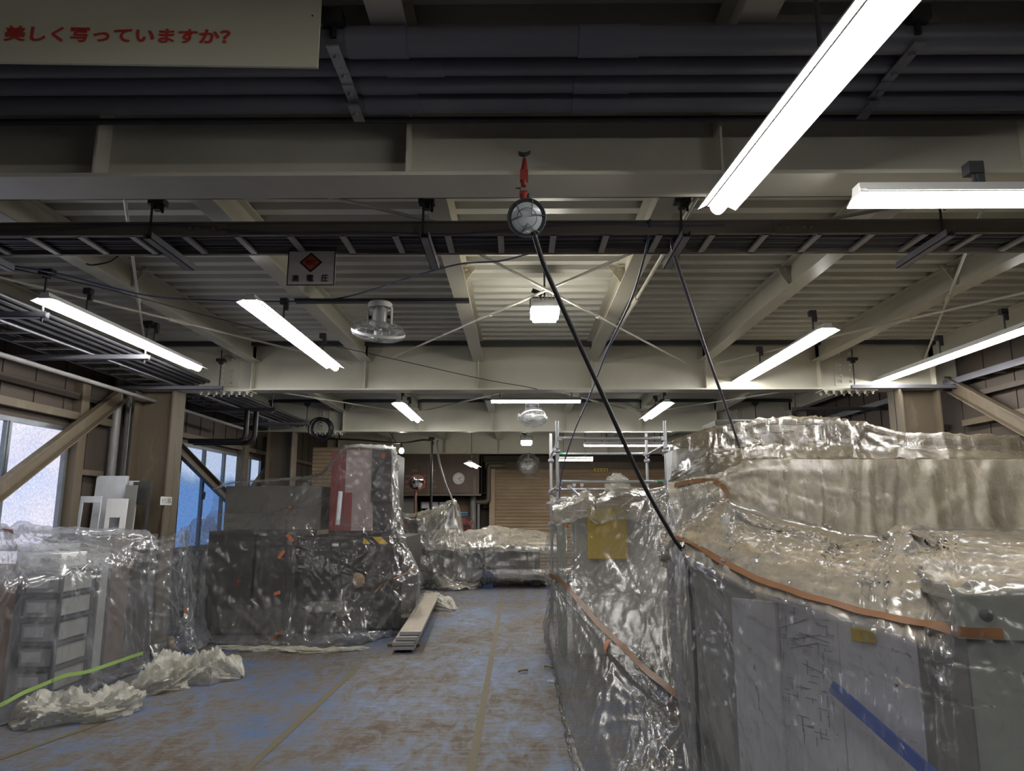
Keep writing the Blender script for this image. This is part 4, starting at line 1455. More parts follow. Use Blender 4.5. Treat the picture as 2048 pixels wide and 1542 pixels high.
pl0 = np.array((bl[0], bl[1], z0)) + ny * .0075
a = on_plane(6, 82, pl0, ny)
b = on_plane(460, 76, pl0, ny)
top = on_plane(30, 51, pl0, ny)
lettering('lettering', '美しく写っていますか？', M['red_letter'], t, a, ex, ez, top[2] - a[2], np.linalg.norm((b - a)[:2]), offset=.028)

# danger sign on the tray
t = thing('danger_sign', 'white high voltage sign with an orange red diamond hung from the tray', 'sign', Py(622, 535, 4.06))
sy = 4.06
A, B = Py(573, 571, sy), Py(672, 500, sy)
obj('plate', MB().mm((A[0], sy, A[2]), (B[0], sy + .004, B[2])), M['sign_white'], t)
fw = .006
bo = MB().mm((A[0], sy - .002, A[2]), (B[0], sy, A[2] + fw)).mm((A[0], sy - .002, B[2] - fw), (B[0], sy, B[2])).mm((A[0], sy - .002, A[2]), (A[0] + fw, sy, B[2])).mm((B[0] - fw, sy - .002, A[2]), (B[0], sy, B[2]))
obj('border', bo, M['black_letter'], t)
cd = Py(622, 525, sy)
for r, y0, mt, nm in ((.068, sy - .0015, 'black_letter', 'diamond_border'), (.052, sy - .003, 'sign_red', 'diamond')):
    obj(nm, MB().prism([(r * 1.02, 0), (0, r * .92), (-r * 1.02, 0), (0, -r * .92)], (cd[0], y0, cd[2]), (cd[0], y0 + .0012, cd[2]), (1, 0, 0), (0, 0, 1)), M[mt], t, smooth=False)
lettering('lettering', '危険', M['black_letter'], t, (cd[0] - .031, sy - .0035, cd[2] - .016), (1, 0, 0), (0, 0, 1), .032, .064, offset=.02)
for ch, u in (('高', 584), ('電', 613), ('圧', 642)):
    p = Py(u, 563.5, sy - .003)
    q = Py(u + 14.5, 549.5, sy - .003)
    lettering('lettering', ch, M['black_letter'], t, p, (1, 0, 0), (0, 0, 1), q[2] - p[2], q[0] - p[0], offset=.02)
for u in (582, 664):
    p = Py(u, 502, sy)
    obj('hanging_wire', MB().tube([p + (0, .002, -.012), p + (-.008, 0, .02), p + (.004, 0, .045), p + (.012, .01, .012)], .002, 5), M['black'], t)
# label on the column
p, q = Px(320, 1010, -3.999), Px(343, 994, -3.999)
t = thing('column_label', 'small white label with black Japanese writing on the grimy column', 'label', p)
obj('plate', MB().mm((-4.0, p[1], p[2]), (-3.992, q[1], q[2])), M['white'], t)
lettering('lettering', 'そうじ用具', M['black_letter'], t, (-3.9915, p[1] + .02, p[2] + .016), (0, 1, 0), (0, 0, 1), q[2] - p[2] - .032, q[1] - p[1] - .04, offset=.01)
# ------------------------------------------------------------------ window side: shelves under a sheet
def cab(name, a, b, mat, label, cat, parts=None, bevel=.006, group=None):
    """a box-shaped thing with its parts: parts is a list of (name, lo, hi, mat)"""
    a, b = np.array(a, float), np.array(b, float)
    lo, hi = np.minimum(a, b), np.maximum(a, b)
    t = thing(name, label, cat, ((lo[0] + hi[0]) / 2, (lo[1] + hi[1]) / 2, lo[2]), group)
    obj('body', MB().mm(lo, hi), mat, t, bevel=bevel, smooth=False)
    for p in (parts or []):
        obj(p[0], MB().mm(p[1], p[2]), p[3], t, bevel=.003, smooth=False)
    return t


# drawer rack
X0, X1, Y0, Y1, Z1 = -4.24, -3.9, 6.22, 6.75, 1.07
t = thing('drawer_rack', 'grey rack of white labelled trays under the sheeting by the window', 'rack', (-3.93, 6.5, 0))
for x in (X0, X1):
    for y in (Y0, Y1):
        obj('post', MB().mm((x - .015, y - .015, 0), (x + .015, y + .015, Z1)), M['dark_steel'], t)
obj('back_panel', MB().mm((X0, Y1 - .01, 0.02), (X1, Y1, Z1)), M['machine_mid'], t)
for k in range(5):
    z = .06 + .2 * k
    d = obj('tray', MB().mm((X0 + .03, Y0 + .02, z), (X1 - .03, Y1 - .03, z + .145)), M['machine_grey'], t, bevel=.008, smooth=False)
    obj('tray_label', MB().mm((X0 + .06, Y0 + .012, z + .04), (X1 - .12, Y0 + .02, z + .12)), M['paper'], d)
    obj('shelf', MB().mm((X0, Y0, z - .03), (X1, Y1, z - .012)), M['dark_steel'], t)
obj('top_shelf', MB().mm((X0, Y0, Z1 - .02), (X1, Y1, Z1)), M['machine_grey'], t)
t = cab('storage_box', (-4.22, 6.23, 1.072), (-3.93, 6.6, 1.19), M['white'], 'white storage box on top of the wrapped drawer rack', 'box', [('box_label', (-4.1, 6.224, 1.12), (-4.02, 6.23, 1.15), M['paper_ink'])])
cab('wooden_cabinet', (-4.72, 5.85, 0), (-4.27, 6.3, 1.1), M['wood'], 'brown wooden cabinet at the window end of the wrapped shelves', 'cabinet',
    [('door', (-4.7, 5.835, .06), (-4.5, 5.85, 1.08), M['wood']), ('door', (-4.48, 5.835, .06), (-4.29, 5.85, 1.08), M['wood']), ('notice', (-4.46, 5.829, .62), (-4.31, 5.835, .84), M['carton'])])
cab('grey_cabinet', (-4.7, 6.78, 0), (-4.0, 7.1, 1.2), M['machine_mid'], 'grey steel cabinet behind the wrapped drawer rack', 'cabinet', [('door', (-4.0, 6.8, .05), (-3.99, 7.08, 1.15), M['machine_grey'])])
cab('dark_cabinet', (-4.7, 7.12, 0), (-4.0, 7.48, 1.3), M['machine_dark'], 'tall dark brown cabinet at the aisle end of the wrapped shelves', 'cabinet', [('door', (-4.0, 7.14, .05), (-3.988, 7.46, 1.3), M['wood']), ('side_panel', (-4.68, 7.112, .05), (-4.02, 7.12, 1.26), M['wood'])])
cab('carton_box', (-4.68, 6.35, .0), (-4.28, 6.75, .6), M['carton'], 'brown carton on the floor behind the drawer rack', 'box')
cab('work_top', (-4.73, 6.4, 1.2), (-4.3, 7.1, 1.24), M['board'], 'white board lying across the wrapped cabinets below the window', 'board')

sh_x = [Py(-160, 1085, 4.9), Px(15, 1057, -4.68), Py(80, 1062, 6.75), Py(160, 1063, 6.95), Py(240, 1064, 7.2), Py(305, 1066, 7.62)]
sh_m = [Py(-170, 1180, 4.8), Py(20, 1150, 5.55), Py(140, 1133, 6.1), Py(190, 1130, 6.5), Py(255, 1130, 7.05), Py(307, 1120, 7.58)]
sh_l = [Py(-180, 1330, 4.75), Py(10, 1270, 5.5), Py(122, 1240, 5.98), Py(200, 1225, 6.55), Py(262, 1215, 7.1), Py(301, 1210, 7.54)]
sh_b = [Py(-190, 1470, 4.72), Py(0, 1400, 5.5), Py(110, 1368, 6.0), Py(200, 1330, 6.6), Py(270, 1302, 7.2), Py(298, 1292, 7.56)]
sh_f = [Pz(-200, 1515), Pz(-5, 1450), Pz(105, 1408), Pz(205, 1368), Pz(280, 1342), Pz(299, 1332)]
back = [np.array((-4.66, p[1] + .1, max(p[2], 1.33) + .02)) for p in sh_x]
S = sheet('plastic_sheet', [back, sh_x, sh_m, sh_l, sh_b, sh_f], M['film_window'], res=.028,
          pins=[(sh_x[1], .05, 12, 1.1), (sh_x[5], .025, 8, .8), (sh_m[2], .035, 9, .6), (sh_f[4], .03, 9, .5), (sh_f[2], .03, 9, .5)], hang=(.014, 4), cross=(.006, 1.4), slack=(.018, .003), hold=(0, 1, -1), seed=3,
          label='plastic sheet over the shelves and drawer rack below the large window', cat='sheeting', group=None)
tape('tape_strip', S, [(-10, 1418), (40, 1388), (100, 1362), (140, 1343), (155, 1345), (215, 1330), (290, 1306)], .03, M['green_tape'], label='pale green tape')
tape('tape_strip', S, [(12, 1048), (20, 1062)], .05, M['orange'])

# second sheet hung between window and column
b_f = [Pz(300, 1332), Pz(335, 1318), Pz(366, 1308), Pz(390, 1300), Pz(420, 1290)]
rows = [
    [Py(298, 1075, 7.72), Py(335, 1072, 7.9), Py(364, 1055, 8.4), Px(385, 1038, -4.6), Px(430, 1032, -4.66)],
    [Py(300, 1130, 7.68), Py(338, 1125, 7.85), Py(363, 1118, 8.3), Py(390, 1105, 9.2), Py(425, 1090, 9.9)],
    [Py(302, 1200, 7.65), Py(338, 1190, 7.85), Py(366, 1190, 8.25), Py(388, 1180, 8.8), Py(412, 1170, 9.3)],
    [Py(302, 1260, 7.62), Py(340, 1255, 7.9), Py(366, 1246, 8.2), Py(386, 1240, 8.6), Py(408, 1235, 9.1)],
    b_f]
S2 = sheet('plastic_sheet', rows, M['film_window'], res=.028, pins=[(rows[0][2], .05, 9, .7), (rows[3][2], .06, 9, .4), (rows[0][0], .04, 9, .6)], hang=(.03, 4), cross=(.015, 2), slack=(.06, .02), seed=14,
           label='plastic sheet bunched between the column and the blue window', cat='sheeting')
tape('tape_strip', S2, [(368, 1222), (380, 1228)], .04, M['orange'])
tape('tape_strip', S2, [(404, 1034), (404, 1046)], .03, M['orange'])

# boards standing against the wall and column
def lean_board(pts_px, y, th, mat, label, hole=None):
    a, b = Py(pts_px[0], pts_px[1], y), Py(pts_px[2], pts_px[3], y)
    t = thing('leaning_board', label, 'board', (a[0], y, 1.28), 'boards leaning by the column')
    m = MB()
    z0 = 1.30
    if hole:
        h0, h1 = Py(hole[0], hole[1], y), Py(hole[2], hole[3], y)
        m.mm((a[0], y, z0), (h0[0], y + th, a[2])).mm((h1[0], y, z0), (b[0], y + th, a[2])).mm((h0[0], y, h0[2]), (h1[0], y + th, a[2]))
        if h1[2] > z0 + .02:
            m.mm((h0[0], y, z0), (h1[0], y + th, h1[2]))
    else:
        m.mm((a[0], y, z0), (b[0], y + th, a[2]))
    o = obj('panel', m, mat, t, bevel=.002, smooth=False)
    o.rotation_euler.x = math.radians(-4)
    return t


lean_board((189, 951, 238, 1070), 7.86, .02, M['board'], 'tall whitish board behind the others, by the conduit')
lean_board((158, 992, 193, 1070), 7.62, .014, M['board'], 'pale blue board cut into a tall frame, nearest the window post', (163, 1005, 190, 1090))
lean_board((212, 997, 247, 1070), 7.72, .014, M['white'], 'white board with a square notch in front of the tall whitish board', (217, 1035, 233, 1090))
lean_board((239, 951, 248, 1000), 7.98, .02, M['board'], 'narrow white board strip behind the notched board')
lean_board((254, 961, 264, 1070), 7.92, .015, M['board'], 'narrow pale board beside the black board')
lean_board((263, 963, 291, 1070), 7.9, .015, M['machine_dark'], 'black board with a square notch against the column', (267, 1009, 284, 1090))
lean_board((248, 970, 262, 1070), 7.78, .02, M['machine_mid'], 'dark grey board between the white and black boards')
obj('board_ledge', MB().mm((-4.73, 7.5, 1.26), (-4.02, 8.05, 1.30)), M['dirty_cream'], label='wooden ledge under the leaning boards', cat='ledge', origin=(-4.4, 7.8, 1.28))

# broom handles behind the sheet
for (u, v0, v1, mt, lab) in ((321, 1028, 1115, 'stick', 'yellow wooden broom stick standing by the column'), (331, 1050, 1112, 'green', 'thin green broom stick standing by the column, closer to the yellow one'), (338, 1046, 1118, 'green', 'green broom stick standing against the column')):
    a, b = Py(u, v0, 8.62), Py(u - 4, v1 + 140, 8.55)
    t = thing('broom', lab, 'broom', b, 'brooms by the column')
    b[2] = max(b[2], .12)
    obj('handle', MB().tube([a, b], .016, 10), M[mt], t)
    obj('brush', MB().prism([(-.11, -.1), (.11, -.1), (.07, .02), (-.07, .02)], (b[0], b[1] - .03, .1), (b[0], b[1] + .03, .1), (1, 0, 0), (0, 0, 1)), M['stick'], t)

# ------------------------------------------------------------------ wrapped machine with the red and white panels
t = thing('wrapped_machine', 'dark machine with a red, white and black upright under the sheeting', 'machine', (-2.6, 9.8, 0))


def px_box(u0, v0, u1, v1, y0, y1):
    a, b = Py(u0, v0, y0), Py(u1, v1, y0)
    return (a[0], y0, max(b[2], 0.0)), (b[0], y1, a[2])


def part(name, u0, v0, u1, v1, y0, y1, mat, parent, z0=None, bevel=.01, label=None):
    lo, hi = px_box(u0, v0, u1, v1, y0, y1)
    if z0 is not None:
        lo = (lo[0], lo[1], z0)
    return obj(name, MB().mm(lo, hi), M[mat], parent, bevel=bevel, smooth=False, label=label)


c = part('control_cabinet', 418, 1062, 583, 1270, 9.35, 10.3, 'machine_dark', t, 0.02)
part('cabinet_door', 425, 1070, 503, 1255, 9.335, 9.35, 'machine_dark', c, bevel=.004)
part('cabinet_door', 508, 1070, 578, 1255, 9.335, 9.35, 'machine_dark', c, bevel=.004)
bo = MB()
o_ = Py(476, 1163, 9.33)
bo.prism([(.03, .09), (-.035, -.01), (.0, 0), (-.03, -.09), (.04, .02), (.0, .012)], o_, o_ + (0, .004, 0), (1, 0, 0), (0, 0, 1))
obj('warning_bolt', bo, M['clamp_red'], c, label='red lightning flash', smooth=False)
part('upper_housing', 452, 972, 640, 1060, 10.0, 11.2, 'machine_mid', t)
part('main_frame', 590, 1075, 700, 1270, 9.5, 11.0, 'machine_dark', t, 0.02)
part('upright', 664, 905, 782, 1075, 10.0, 11.0, 'machine_dark', t)
part('red_panel', 664, 905, 690, 1062, 9.97, 10.0, 'red', t, bevel=.004, label='red panel')
part('white_panel', 693, 900, 743, 1062, 9.94, 10.0, 'pinkwhite', t, bevel=.004, label='pinkish white panel')
part('black_panel', 745, 897, 781, 1004, 9.9, 10.0, 'black', t, bevel=.004, label='black panel')
part('red_strip', 690, 985, 700, 1062, 9.9, 9.94, 'red', t, bevel=.003)
part('ram_bed', 700, 1075, 800, 1270, 9.75, 11.6, 'machine_dark', t, 0.02)
part('hazard_strip', 727, 1074, 783, 1088, 9.7, 9.75, 'hazard', t, bevel=.0, label='yellow and black striped edge')
part('table_plate', 615, 1205, 690, 1225, 9.35, 9.5, 'machine_mid', t)
hd = MB()
for (u, v, r) in ((690, 1150, .12), (716, 1160, .09)):
    p = Py(u, v, 9.6)
    hd.lathe(p, (0, -1, 0), [(r * .3, -.05), (r, 0), (r * 1.05, .04), (r * .5, .08), (.001, .09)], 20)
obj('hand_wheel', hd, M['carton'], t)
obj('lever', MB().tube([Py(684, 1232, 9.4), Py(705, 1216, 9.4)], .022, 10), M['machine_beige'], t)
for k, u in enumerate((618, 637)):
    p = Py(u, 1218, 9.34)
    obj('knob', MB().lathe(p, (0, -1, 0), [(.04, 0), (.045, .02), (.02, .03)], 14), M['machine_grey'], t)
lp = MB().tube([Py(675, 1050, 9.35), Py(681, 983, 9.4)], .03, 12)
obj('stack_light', lp, M['board'], t, label='white tubular lamp')
pd = part('hand_control', 661, 1082, 680, 1135, 9.28, 9.33, 'black', t, bevel=.02)
part('control_label', 664, 1087, 677, 1093, 9.272, 9.28, 'white', pd, bevel=.002)
cw = [Py(662, 1180, 9.25), Py(660, 1120, 9.26), Py(661, 1085, 9.27), Py(668, 1077, 9.28), Py(676, 1080, 9.28)]
obj('control_cord', MB().tube(cw, .012, 8), M['cable'], t)

cols = [  # from the window side around the aisle corner: rows from roof to floor
    [(440, 968, 10.8), (436, 970, 9.9), (422, 1015, 9.7), (412, 1056, 9.2), (404, 1120, 9.02), (400, 1200, 8.95), (392, 1284, 0)],
    [(470, 960, 10.8), (470, 962, 9.9), (465, 1015, 9.75), (460, 1053, 9.22), (455, 1120, 9.1), (450, 1200, 9.0), (440, 1290, 0)],
    [(540, 957, 10.8), (540, 957, 9.9), (535, 1015, 9.75), (530, 1052, 9.22), (525, 1120, 9.1), (520, 1200, 9.02), (510, 1294, 0)],
    [(610, 952, 10.8), (610, 952, 9.85), (600, 1005, 9.7), (592, 1053, 9.2), (590, 1120, 9.08), (585, 1200, 9.0), (575, 1296, 0)],
    [(645, 944, 10.9), (645, 943, 9.85), (640, 990, 9.7), (632, 1060, 9.3), (628, 1130, 9.1), (622, 1205, 9.0), (615, 1296, 0)],
    [(690, 891, 11.0), (688, 893, 9.75), (680, 965, 9.6), (672, 1060, 9.25), (670, 1130, 9.12), (668, 1205, 9.0), (668, 1295, 0)],
    [(740, 890, 11.0), (740, 892, 9.75), (736, 965, 9.65), (732, 1055, 9.4), (730, 1130, 9.25), (725, 1205, 9.1), (725, 1288, 0)],
    [(783, 893, 11.0), (782, 896, 9.75), (782, 965, 9.65), (784, 1055, 9.5), (780, 1135, 9.35), (772, 1205, 9.2), (768, 1274, 0)],
    [(792, 905, 11.2), (794, 920, 10.1), (797, 1000, 10.0), (812, 1085, 9.9), (835, 1140, 9.75), (820, 1205, 9.55), (803, 1262, 0)],
    [(792, 920, 12.0), (796, 940, 11.2), (800, 1010, 11.2), (818, 1085, 11.2), (836, 1132, 11.2), (836, 1185, 11.2), (831, 1228, 0)],
]
grid = [[(Pz(u, v) if y == 0 else Py(u, v, y)) for (u, v, y) in [c_[r] for c_ in cols]] for r in range(7)]
SM = sheet('plastic_sheet', grid, M['film'], res=.026, k=.22, pins=[(Py(584, 1073, 9.2), .05, 12, .45), (Py(777, 1050, 9.5), .045, 10, .5), (Py(572, 1008, 9.7), .035, 9, .5), (Py(688, 893, 9.75), .025, 9, .9), (Py(782, 896, 9.75), .03, 10, .7), (Pz(725, 1288), .05, 10, .5), (Pz(575, 1296), .05, 12, .6), (Py(770, 1155, 9.3), .05, 9, .45), (Pz(460, 1290), .03, 9, .4)],
           hang=(.022, 3.2), hang_rows=(.45, 1), cross=(.012, 1.5), seed=21, label='plastic sheet over the dark machine with red and white panels', cat='sheeting')
for px_ in ([(566, 1006), (577, 1009)], [(580, 1070), (588, 1075)], [(772, 1046), (781, 1051)], [(550, 1182), (564, 1179)], [(560, 1110), (566, 1100)], [(548, 1272), (560, 1262)], [(763, 908), (768, 902)]):
    tape('tape_strip', SM, px_, .045, M['orange'], step=5)
tape('tape_strip', SM, [(752, 1178), (773, 1156), (800, 1154), (820, 1140), (834, 1131)], .022, M['tan'], step=7)

# ------------------------------------------------------------------ far table machine and its sheets
t = thing('table_machine', 'long low machine table with dark legs beyond the aisle', 'machine', (-.7, 15.4, 0))
obj('table_bed', MB().mm((-1.9, 15.0, .74), (.9, 16.8, .86)), M['machine_dark'], t, bevel=.01)
obj('table_top', MB().mm((-1.85, 15.05, .86), (.9, 16.8, .9)), M['machine_beige'], t, bevel=.01)
for x in (-1.7, .38):
    obj('leg', MB().mm((x - .06, 15.1, 0.04), (x + .06, 15.25, .74)).lathe((x, 15.17, .0), (0, 0, 1), [(.06, 0), (.06, .02), (.02, .03), (.02, .06)], 12), M['machine_dark'], t)
obj('cross_panel', MB().mm((-1.3, 15.6, .1), (.3, 15.64, .7)), M['paper'], t)
obj('motor_box', MB().mm((-.2, 15.2, .42), (.2, 15.6, .7)), M['machine_dark'], t, bevel=.02)
cab('blue_bin', (-.75, 15.1, 0), (-.53, 15.35, .36), M['blue_tarp'], 'small blue bin under the far wrapped table', 'bin')
cab('control_cabinet', (-2.35, 14.9, 0), (-1.9, 15.8, 1.42), M['machine_dark'], 'black cabinet at the end of the far wrapped table', 'cabinet', [('door', (-2.33, 14.885, .05), (-1.93, 14.9, 1.38), M['machine_dark']), ('red_mark', (-2.34, 14.88, 1.15), (-2.29, 14.885, 1.3), M['sign_red'])])
obj('covered_workpiece', MB().lathe((-.2, 15.9, .9), (0, 0, 1), [(.5, 0), (.4, .05), (.2, .1), (.01, .11)], 24), M['machine_mid'], label='low heap on the far table under the dusty sheeting', cat='workpiece', origin=(-.2, 15.9, .9))

grid = []
colsT = [  # (u, heights...) across the table front
    (838, 1105, 1110, 1120, 1140, 1174), (870, 1060, 1092, 1105, 1135, 1178), (900, 1058, 1090, 1098, 1140, 1179), (930, 1062, 1090, 1098, 1130, 1176),
    (965, 1058, 1089, 1096, 1125, 1170), (985, 1052, 1089, 1096, 1125, 1168), (1020, 1058, 1088, 1095, 1125, 1166), (1055, 1061, 1088, 1095, 1125, 1164), (1090, 1064, 1088, 1095, 1125, 1163), (1130, 1065, 1088, 1095, 1125, 1162)]
for r in range(7):
    row = []
    for (u, a, b, c_, d_, e) in colsT:
        row.append([Py(u, a + 4, 16.8), Py(u, a, 16.0), Py(u, b, 14.96), Py(u, c_, 14.9), Py(u, d_, 14.88), Py(u, d_ + 20, 14.85), Pz(u, e)][r])
    grid.append(row)
ST = sheet('plastic_sheet', grid, M['film_far'], res=.045, pins=[(Py(971, 1122, 14.88), .06, 10, .7), (Py(865, 1090, 14.95), .06, 10, 1.0), (Py(1015, 1062, 16), .05, 8, .7)], hang=(.04, 2.2), hang_rows=(.42, 1), cross=(.02, 1), seed=31,
           label='dusty plastic sheet over the far table machine', cat='sheeting')
tape('tape_strip', ST, [(967, 1123), (975, 1124)], .06, M['orange'], step=4)
grid = [
    [Py(808, 1032, 15.7), Py(840, 1026, 15.7), Py(868, 1018, 15.9), Py(893, 1012, 16.0), Py(905, 1000, 16), Py(915, 1020, 16.2), Py(925, 1060, 16.3)],
    [Py(808, 1032, 14.95), Py(840, 1034, 14.85), Py(866, 1022, 15.0), Py(890, 1014, 15.1), Py(905, 998, 15.2), Py(914, 1025, 15.3), Py(925, 1064, 15.4)],
    [Py(812, 1060, 14.8), Py(840, 1062, 14.75), Py(868, 1062, 14.8), Py(890, 1060, 14.9), Py(905, 1058, 15.0), Py(918, 1062, 15.0), Py(932, 1078, 15.0)],
    [Py(815, 1090, 14.75), Py(842, 1092, 14.7), Py(870, 1088, 14.75), Py(890, 1090, 14.8), Py(908, 1092, 14.85), Py(925, 1092, 14.9), Py(945, 1092, 14.9)],
    [Py(820, 1135, 14.72), Py(840, 1125, 14.68), Py(862, 1128, 14.7), Py(880, 1140, 14.75), Py(900, 1150, 14.75), Py(920, 1150, 14.8), Py(945, 1140, 14.8)],
    [Pz(825, 1182), Pz(845, 1178), Pz(862, 1176), Pz(885, 1181), Pz(915, 1182), Pz(940, 1180), Pz(965, 1175)]]
SH = sheet('plastic_sheet', grid, M['film_far'], res=.045, pins=[(grid[3][1], .07, 10, .7), (grid[0][4], .05, 8, .6)], hang=(.05, 2.4), cross=(.03, 1.6), slack=(.06, .03), seed=36, label='crumpled plastic sheet heaped over the black cabinet by the far table', cat='sheeting')


def crumple_heap(label, pts, w, h, mat, seed, res=.022):
    """a long heap of crumpled sheeting lying on the floor along pts"""
    A = np.array([np.array(p, float) for p in pts])[:, None, :]
    C = spline_axis(A, [14] * (len(pts) - 1), .45)[:, 0]
    ln = np.concatenate([[0], np.cumsum(np.linalg.norm(np.diff(C, axis=0), axis=1))])
    nr = int(ln[-1] / res)
    tt = np.linspace(0, ln[-1], nr)
    C = np.stack([np.interp(tt, ln, C[:, i]) for i in range(3)], 1)
    d = np.gradient(C, axis=0)
    d /= np.linalg.norm(d, axis=1, keepdims=True)
    sd = np.stack([d[:, 1], -d[:, 0], np.zeros(nr)], 1)
    m = 46
    V = np.zeros((nr, m, 3))
    for j in range(m):
        a = math.pi * j / (m - 1)
        s_, z_ = -math.cos(a), math.sin(a)
        f = tt / ln[-1]
        env = np.sqrt(np.clip(1 - (2 * f - 1) ** 4, 0.02, 1))
        big = 1 + .55 * perlin(tt * 3.2, np.full(nr, a * .9), seed)
        cr = .5 * perlin(tt * 6, np.full(nr, a * 1.3), seed + 2) + .32 * crease(perlin(tt * 6 + a, np.full(nr, a * 1.5 + 2), seed + 4), .2) + .16 * crease(perlin(tt * 13 - a * 2, np.full(nr, a * 3), seed + 5), .18) + .1 * crease(perlin(tt * 22 + a * 4, a * 5 - tt * 6, seed + 7), .16)
        k = env * (big + cr)
        V[:, j] = C + sd * (s_ * w / 2 * k)[:, None] + np.array((0, 0, 1)) * np.maximum(.004, z_ ** .8 * h * k)[:, None]
    idx = np.arange(nr * m).reshape(nr, m)
    fs = np.stack([idx[:-1, :-1], idx[:-1, 1:], idx[1:, 1:], idx[1:, :-1]], -1).reshape(-1, 4)
    mb = MB()
    mb.v, mb.f = (V.reshape(-1, 3)).tolist(), [tuple(q) for q in fs.tolist()]
    return obj('crumpled_plastic', mb, mat, label=label, cat='sheeting', origin=pts[0])


crumple_heap('thick yellowish heap of crumpled plastic on the floor by the wrapped drawer rack', [Pz(20, 1445), Pz(95, 1440), Pz(160, 1438), Pz(215, 1428), Pz(255, 1410)], .34, .14, M['film_heap'], 5)
crumple_heap('loose clear heap of crumpled plastic on the floor, further along the aisle', [Pz(255, 1392), Pz(300, 1384), Pz(350, 1370), Pz(395, 1360), Pz(440, 1356), Pz(484, 1358)], .36, .17, M['film_heap'], 17)
crumple_heap('small white heap of crumpled plastic beside the stacked planks', [Pz(848, 1203), Pz(868, 1213), Pz(893, 1219), Pz(908, 1222)], .34, .13, M['film_heap'], 23)
crumple_heap('thin gathered edge of plastic along the floor before the red panel machine', [Pz(420, 1296), Pz(540, 1300), Pz(650, 1303), Pz(740, 1296)], .2, .025, M['film_heap'], 29)
bt = MB()
bv = []
for i_, (u, v, w_) in enumerate(((298, 1326, .03), (330, 1318, .12), (375, 1310, .1), (420, 1306, .13), (470, 1302, .08), (520, 1298, .05), (560, 1296, .02))):
    q = Pz(u, v)
    bv += [q + (0, -w_ * .5, .003), q + (0, w_, .006)]
bt.add(bv, [(2 * i_, 2 * i_ + 2, 2 * i_ + 3, 2 * i_ + 1) for i_ in range(6)])
obj('blue_tarp', bt, M['blue_tarp'], label='clean blue strip of tarpaulin along the foot of the wrapped machines', cat='tarpaulin', origin=Pz(400, 1300))

# ------------------------------------------------------------------ planks on the floor
pl = [(-1.40, 8.24, 0.035, 'lowest'), (-1.40, 8.24, .08, 'second from below'), (-1.375, 8.3, .125, 'third from below'), (-1.345, 8.38, .17, 'topmost')]
n_far = np.array((-.12, 0))
for i, (x, y, z, w) in enumerate(pl):
    t = thing('scaffold_plank', 'dusty metal scaffold plank on the aisle floor, %s of the stack' % w, 'plank', (x + .12, y, z), 'scaffold planks on the floor')
    L_ = 3.85
    d = Vector((-.055, 1, 0)).normalized()
    s = Vector((d.y, -d.x, 0))
    p0 = Vector((x + .12, y, z))
    obj('deck', MB().prism([(-.12, .0), (.12, .0), (.12, .003), (-.12, .003)], p0 + Vector((0, 0, .033)), p0 + d * L_ + Vector((0, 0, .033)), s, (0, 0, 1)), M['plank'], t, smooth=False)
    fl = MB()
    for sg in (-1, 1):
        fl.prism([(sg * .12 - .0015, 0), (sg * .12 + .0015, 0), (sg * .12 + .0015, .034), (sg * .12 - .0015, .034)], p0, p0 + d * L_, s, (0, 0, 1))
        a, b = (sg * .1, sg * .12)
        fl.prism([(min(a, b), 0), (max(a, b), 0), (max(a, b), .002), (min(a, b), .002)], p0, p0 + d * L_, s, (0, 0, 1))
    obj('side_flange', fl, M['galv'], t, smooth=False)
    for f in (0, L_):
        q = p0 + d * f
        obj('end_cap', MB().prism([(-.12, 0), (.12, 0), (.12, .036), (-.12, .036)], q - d * .003, q + d * .003, s, (0, 0, 1)), M['galv'], t, smooth=False)
    r = MB()
    for a in range(2):
        for b in range(6):
            q = p0 + d * (.12 + .06 * a) + s * (-.09 + .036 * b)
            r.lathe(q + Vector((0, 0, .036)), (0, 0, 1), [(.006, 0), (.004, .003)], 6)
    obj('rivet_row', r, M['galv'], t)
for k, y in enumerate((8.6, 11.6)):
    obj('timber_bearer', MB().mm((-1.52 - .15 * k, y, 0), (-1.15 - .15 * k, y + .09, .035)), M['wood'], label='dark timber bearer under the %s end of the plank stack' % ('near' if k == 0 else 'far'), cat='timber', origin=(-1.3, y, 0))

# tape lines and litter on the floor
def floor_tape(x0, y0, x1, y1, w, label, seed):
    m = MB()
    rr = random.Random(seed)
    vs, fs = [], []
    n = 60
    for i in range(n + 1):
        f = i / n
        x, y = x0 + (x1 - x0) * f, y0 + (y1 - y0) * f
        a = w / 2 * (1 + rr.uniform(-.08, .08))
        vs += [(x - a, y, .003), (x + a, y, .003)]
    for i in range(n):
        fs.append((2 * i, 2 * i + 1, 2 * i + 3, 2 * i + 2))
    m.add(vs, fs)
    obj('floor_tape', m, M['olive_tape'], label=label, cat='tape', group='tape lines on the floor', origin=(x0, y0, 0))


